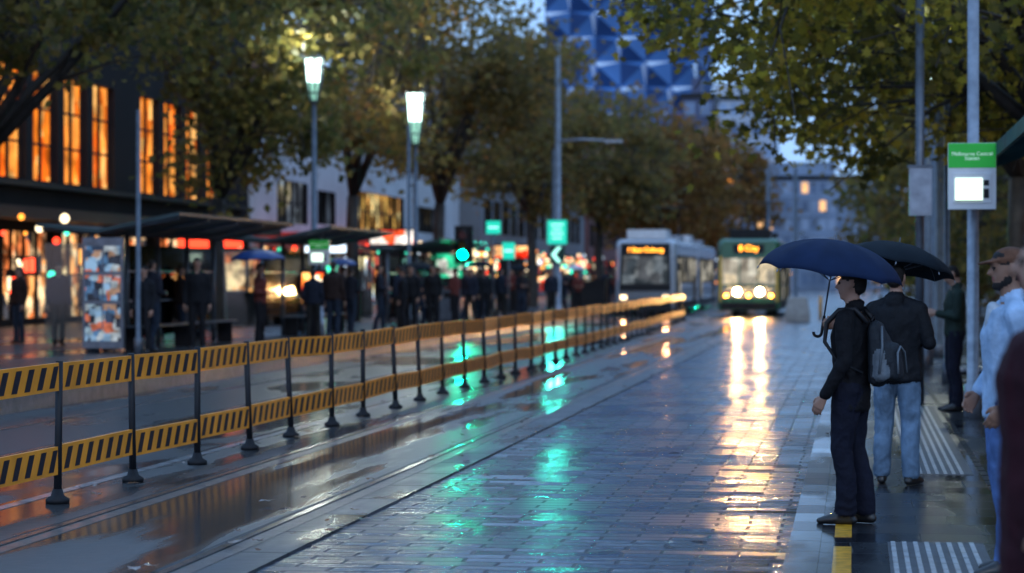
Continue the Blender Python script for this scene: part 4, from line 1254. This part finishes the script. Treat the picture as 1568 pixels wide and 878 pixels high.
for k in range(62):
    yy = random.uniform(58, 205)
    mb = MB(); w = random.uniform(0.4,1.4); h = random.uniform(0.2,0.65)
    z = random.uniform(1.4,3.3); sm_ = random.choice(sms)
    mb.box((0,-0.08,-h/2),(w,0.08,h/2), M['dark'])
    nb = random.randint(2,5)
    for q_ in range(nb):
        mb.box((0.04+(w-0.08)*q_/nb+0.015,-0.09,-h/2+0.04),(0.04+(w-0.08)*(q_+1)/nb-0.015,-0.081,h/2-0.04-random.uniform(0,0.3)*h), sm_ if q_%3 else random.choice(sms))
    mb.box((-0.6,-0.02,h/2-0.06),(0,0.02,h/2-0.02), M['dark'])
    mb.build('shop_sign', None, (random.uniform(-24.2,-22.0),yy,z))
mb = MB()
for k in range(260):
    yy = random.uniform(58, 260)
    mb.ball((random.uniform(-24.0,-19.5) if yy < 210 else random.uniform(-20,-11),yy,random.uniform(1.2,3.4)), random.uniform(0.04,0.13), random.choice(sms), 8, 5)
mb.build('awning_lights')
mb = MB()
for (x_,y_,z_,r_) in [(-15.3,300,13.8,0.55),(-13,250,2.5,0.3),(-10.5,240,2.6,0.28),(-9.4,230,1.2,0.2),(-6.0,220,2.0,0.22),(-1.6,260,2.2,0.3),(0.5,250,2.8,0.25)]:
    mb.ball((x_,y_,z_), r_, random.choice([sms[1],sms[3],sms[6]]), 10, 6)
for (x_,y_,z_) in [(-15.3,300,13.8),(-13,250,2.5)]:
    mb.tube([(x_,y_,0),(x_,y_,z_-0.3)], 0.09, M['steel'], 6)
mb.build('distant_street_lights')

def bin_(name, x, y, z0, w=0.7, h=1.15, m=None):
    mb = MB(); m = m or M['steel']
    mb.cbox((0,0,h/2),(w,w,h), m); mb.cbox((0,0,h+0.06),(w*1.08,w*1.08,0.10), M['dark'])
    mb.cbox((0,-w/2-0.006,h*0.8),(w*0.6,0.02,0.18), M['black']); mb.cbox((0,0,0.04),(w*1.04,w*1.04,0.08), M['dark'])
    mb.build(name, None, (x,y,z0), bevel=0.02)
bin_('litter_bin', -13.5, 82, 0.25, 0.75, 1.1, M['steel_lt'])
bin_('litter_bin', -12.9, 77, 0.25, 0.7, 1.1)
bin_('utility_cabinet', -11.6, 106, 0.25, 1.5, 1.3, M['dark'])
bin_('utility_cabinet', -17.5, 72, 0.25, 0.9, 1.4)
mb = MB()
mb.loft([[(-.48,-.4,0),(.48,-.4,0),(.48,.4,0),(-.48,.4,0)],[(-.48,-.4,.3),(.48,-.4,.3),(.48,.4,.3),(-.48,.4,.3)],[(-.36,-.3,.95),(.36,-.3,.95),(.36,.3,.95),(-.36,.3,.95)]], M['concrete'])
mb.build('concrete_barrier_block', None, (-2.2,93,0), bevel=0.03)
mb = MB(); mb.tube([(0,0,0),(0,0,0.9),(0,0,0.95)],[0.07,0.07,0.04],M['yellowline'],10); mb.build('yellow_bollard', None, (-1.4,98,0))

root = empty('tram_shelter', (1.72,17.5,0))
mb = MB(); ln = 17.0
RF = mat('right_shelter_roof', (0.02,0.07,0.08), 0.6, coat=0.0, var=0.3, scale=2, spec=0.2)
v = [(0,0,3.25),(2.6,0,4.2),(2.6,ln,4.2),(0,ln,3.25)]
mb.quad(v[0],v[1],v[2],v[3], M['tealglass'])
mb.box((-0.05,-0.05,3.16),(-0.004,ln+0.05,3.32), RF)
k = 0.0
while k <= ln:
    mb.tube([(0.03,k,3.2),(2.6,k,4.15)], 0.035, RF, 6); k += 0.85
for xx in (0.9,1.8): mb.tube([(xx,0,3.21+xx*0.365),(xx,ln,3.21+xx*0.365)], 0.045, RF, 6)
for k in (1.5,6,10.5,15.5): mb.tube([(1.6,k,0),(1.6,k,3.78)], 0.07, M['steel'], 10)
mb.build('canopy', root)
g = MB()
for k in (1.5,6,10.5): g.box((1.62,k+0.1,0.3),(1.64,k+4.4,2.3), M['glass'])
g.build('glass_panels', root)
mb = MB()
for j in range(5): mb.box((-0.3+j*0.10,0,0.45),(-0.22+j*0.10,1.6,0.48), M['steel_lt'])
for j in range(3): mb.box((0.24,0,0.58+j*0.12),(0.27,1.6,0.67+j*0.12), M['steel_lt'])
for yy in (0.2,1.4):
    mb.box((-0.28,yy-0.03,0),(-0.22,yy+0.03,0.447), M['dark']); mb.box((0.2,yy-0.03,0),(0.235,yy+0.03,0.95), M['dark'])
    mb.box((-0.28,yy-0.025,0.40),(0.2,yy+0.025,0.446), M['dark'])
mb.build('platform_bench', None, (1.55,32.5,0))

mb = MB()
for xx in (-4.65,-8.72):
    mb.tube([(xx,96,5.9),(xx,120,5.3),(xx,330,5.3)], 0.01, M['wire'], 4)
for yy,z_ in ((96,6.5),(132,6.5),(175,6.5)):
    mb.tube([(-12,yy,z_),(-6.5,yy,z_-0.5),(-4.65,yy,z_-0.6),(1.8,yy,z_)], 0.01, M['wire'], 4)
mb.build('overhead_tram_wires')

# ------------------------------------------------------------------ world and sun
w = D.worlds.new('World'); scene.world = w; w.use_nodes = True
nt = w.node_tree; N = nt.nodes; Lk = nt.links; N.clear()
out = N.new('ShaderNodeOutputWorld'); bg = N.new('ShaderNodeBackground')
sky = N.new('ShaderNodeTexSky'); sky.sky_type='NISHITA'; sky.sun_disc=False
sky.sun_elevation=R(4); sky.sun_rotation=R(200); sky.air_density=1.2; sky.dust_density=2.0; sky.ozone_density=3.0
mx = N.new('ShaderNodeMix'); mx.data_type='RGBA'; mx.inputs[0].default_value=0.7
mx.inputs[7].default_value=(4.2,7.4,13.0,1)
Lk.new(sky.outputs[0], mx.inputs[6]); Lk.new(mx.outputs[2], bg.inputs[0])
bg.inputs[1].default_value=0.135
Lk.new(bg.outputs[0], out.inputs[0])
sl = D.lights.new('sun','SUN'); sl.energy=0.35; sl.angle=R(25); sl.color=(1,0.96,0.92)
so = link(D.objects.new('sun', sl)); so.rotation_euler=(R(60),0,R(20))

# ------------------------------------------------------------------ camera
cam = D.cameras.new('camera'); co = link(D.objects.new('camera', cam))
cam.lens = 85; cam.sensor_width = 36; cam.clip_end = 5000; cam.clip_start = 0.1
co.location = (0,0,1.7)
co.rotation_euler = (R(90-0.22), 0, R(8.09))
cam.dof.use_dof = True; cam.dof.focus_distance = 17.5; cam.dof.aperture_fstop = 1.9
scene.camera = co
scene.view_settings.view_transform='Standard'; scene.view_settings.look='None'; scene.view_settings.exposure=0
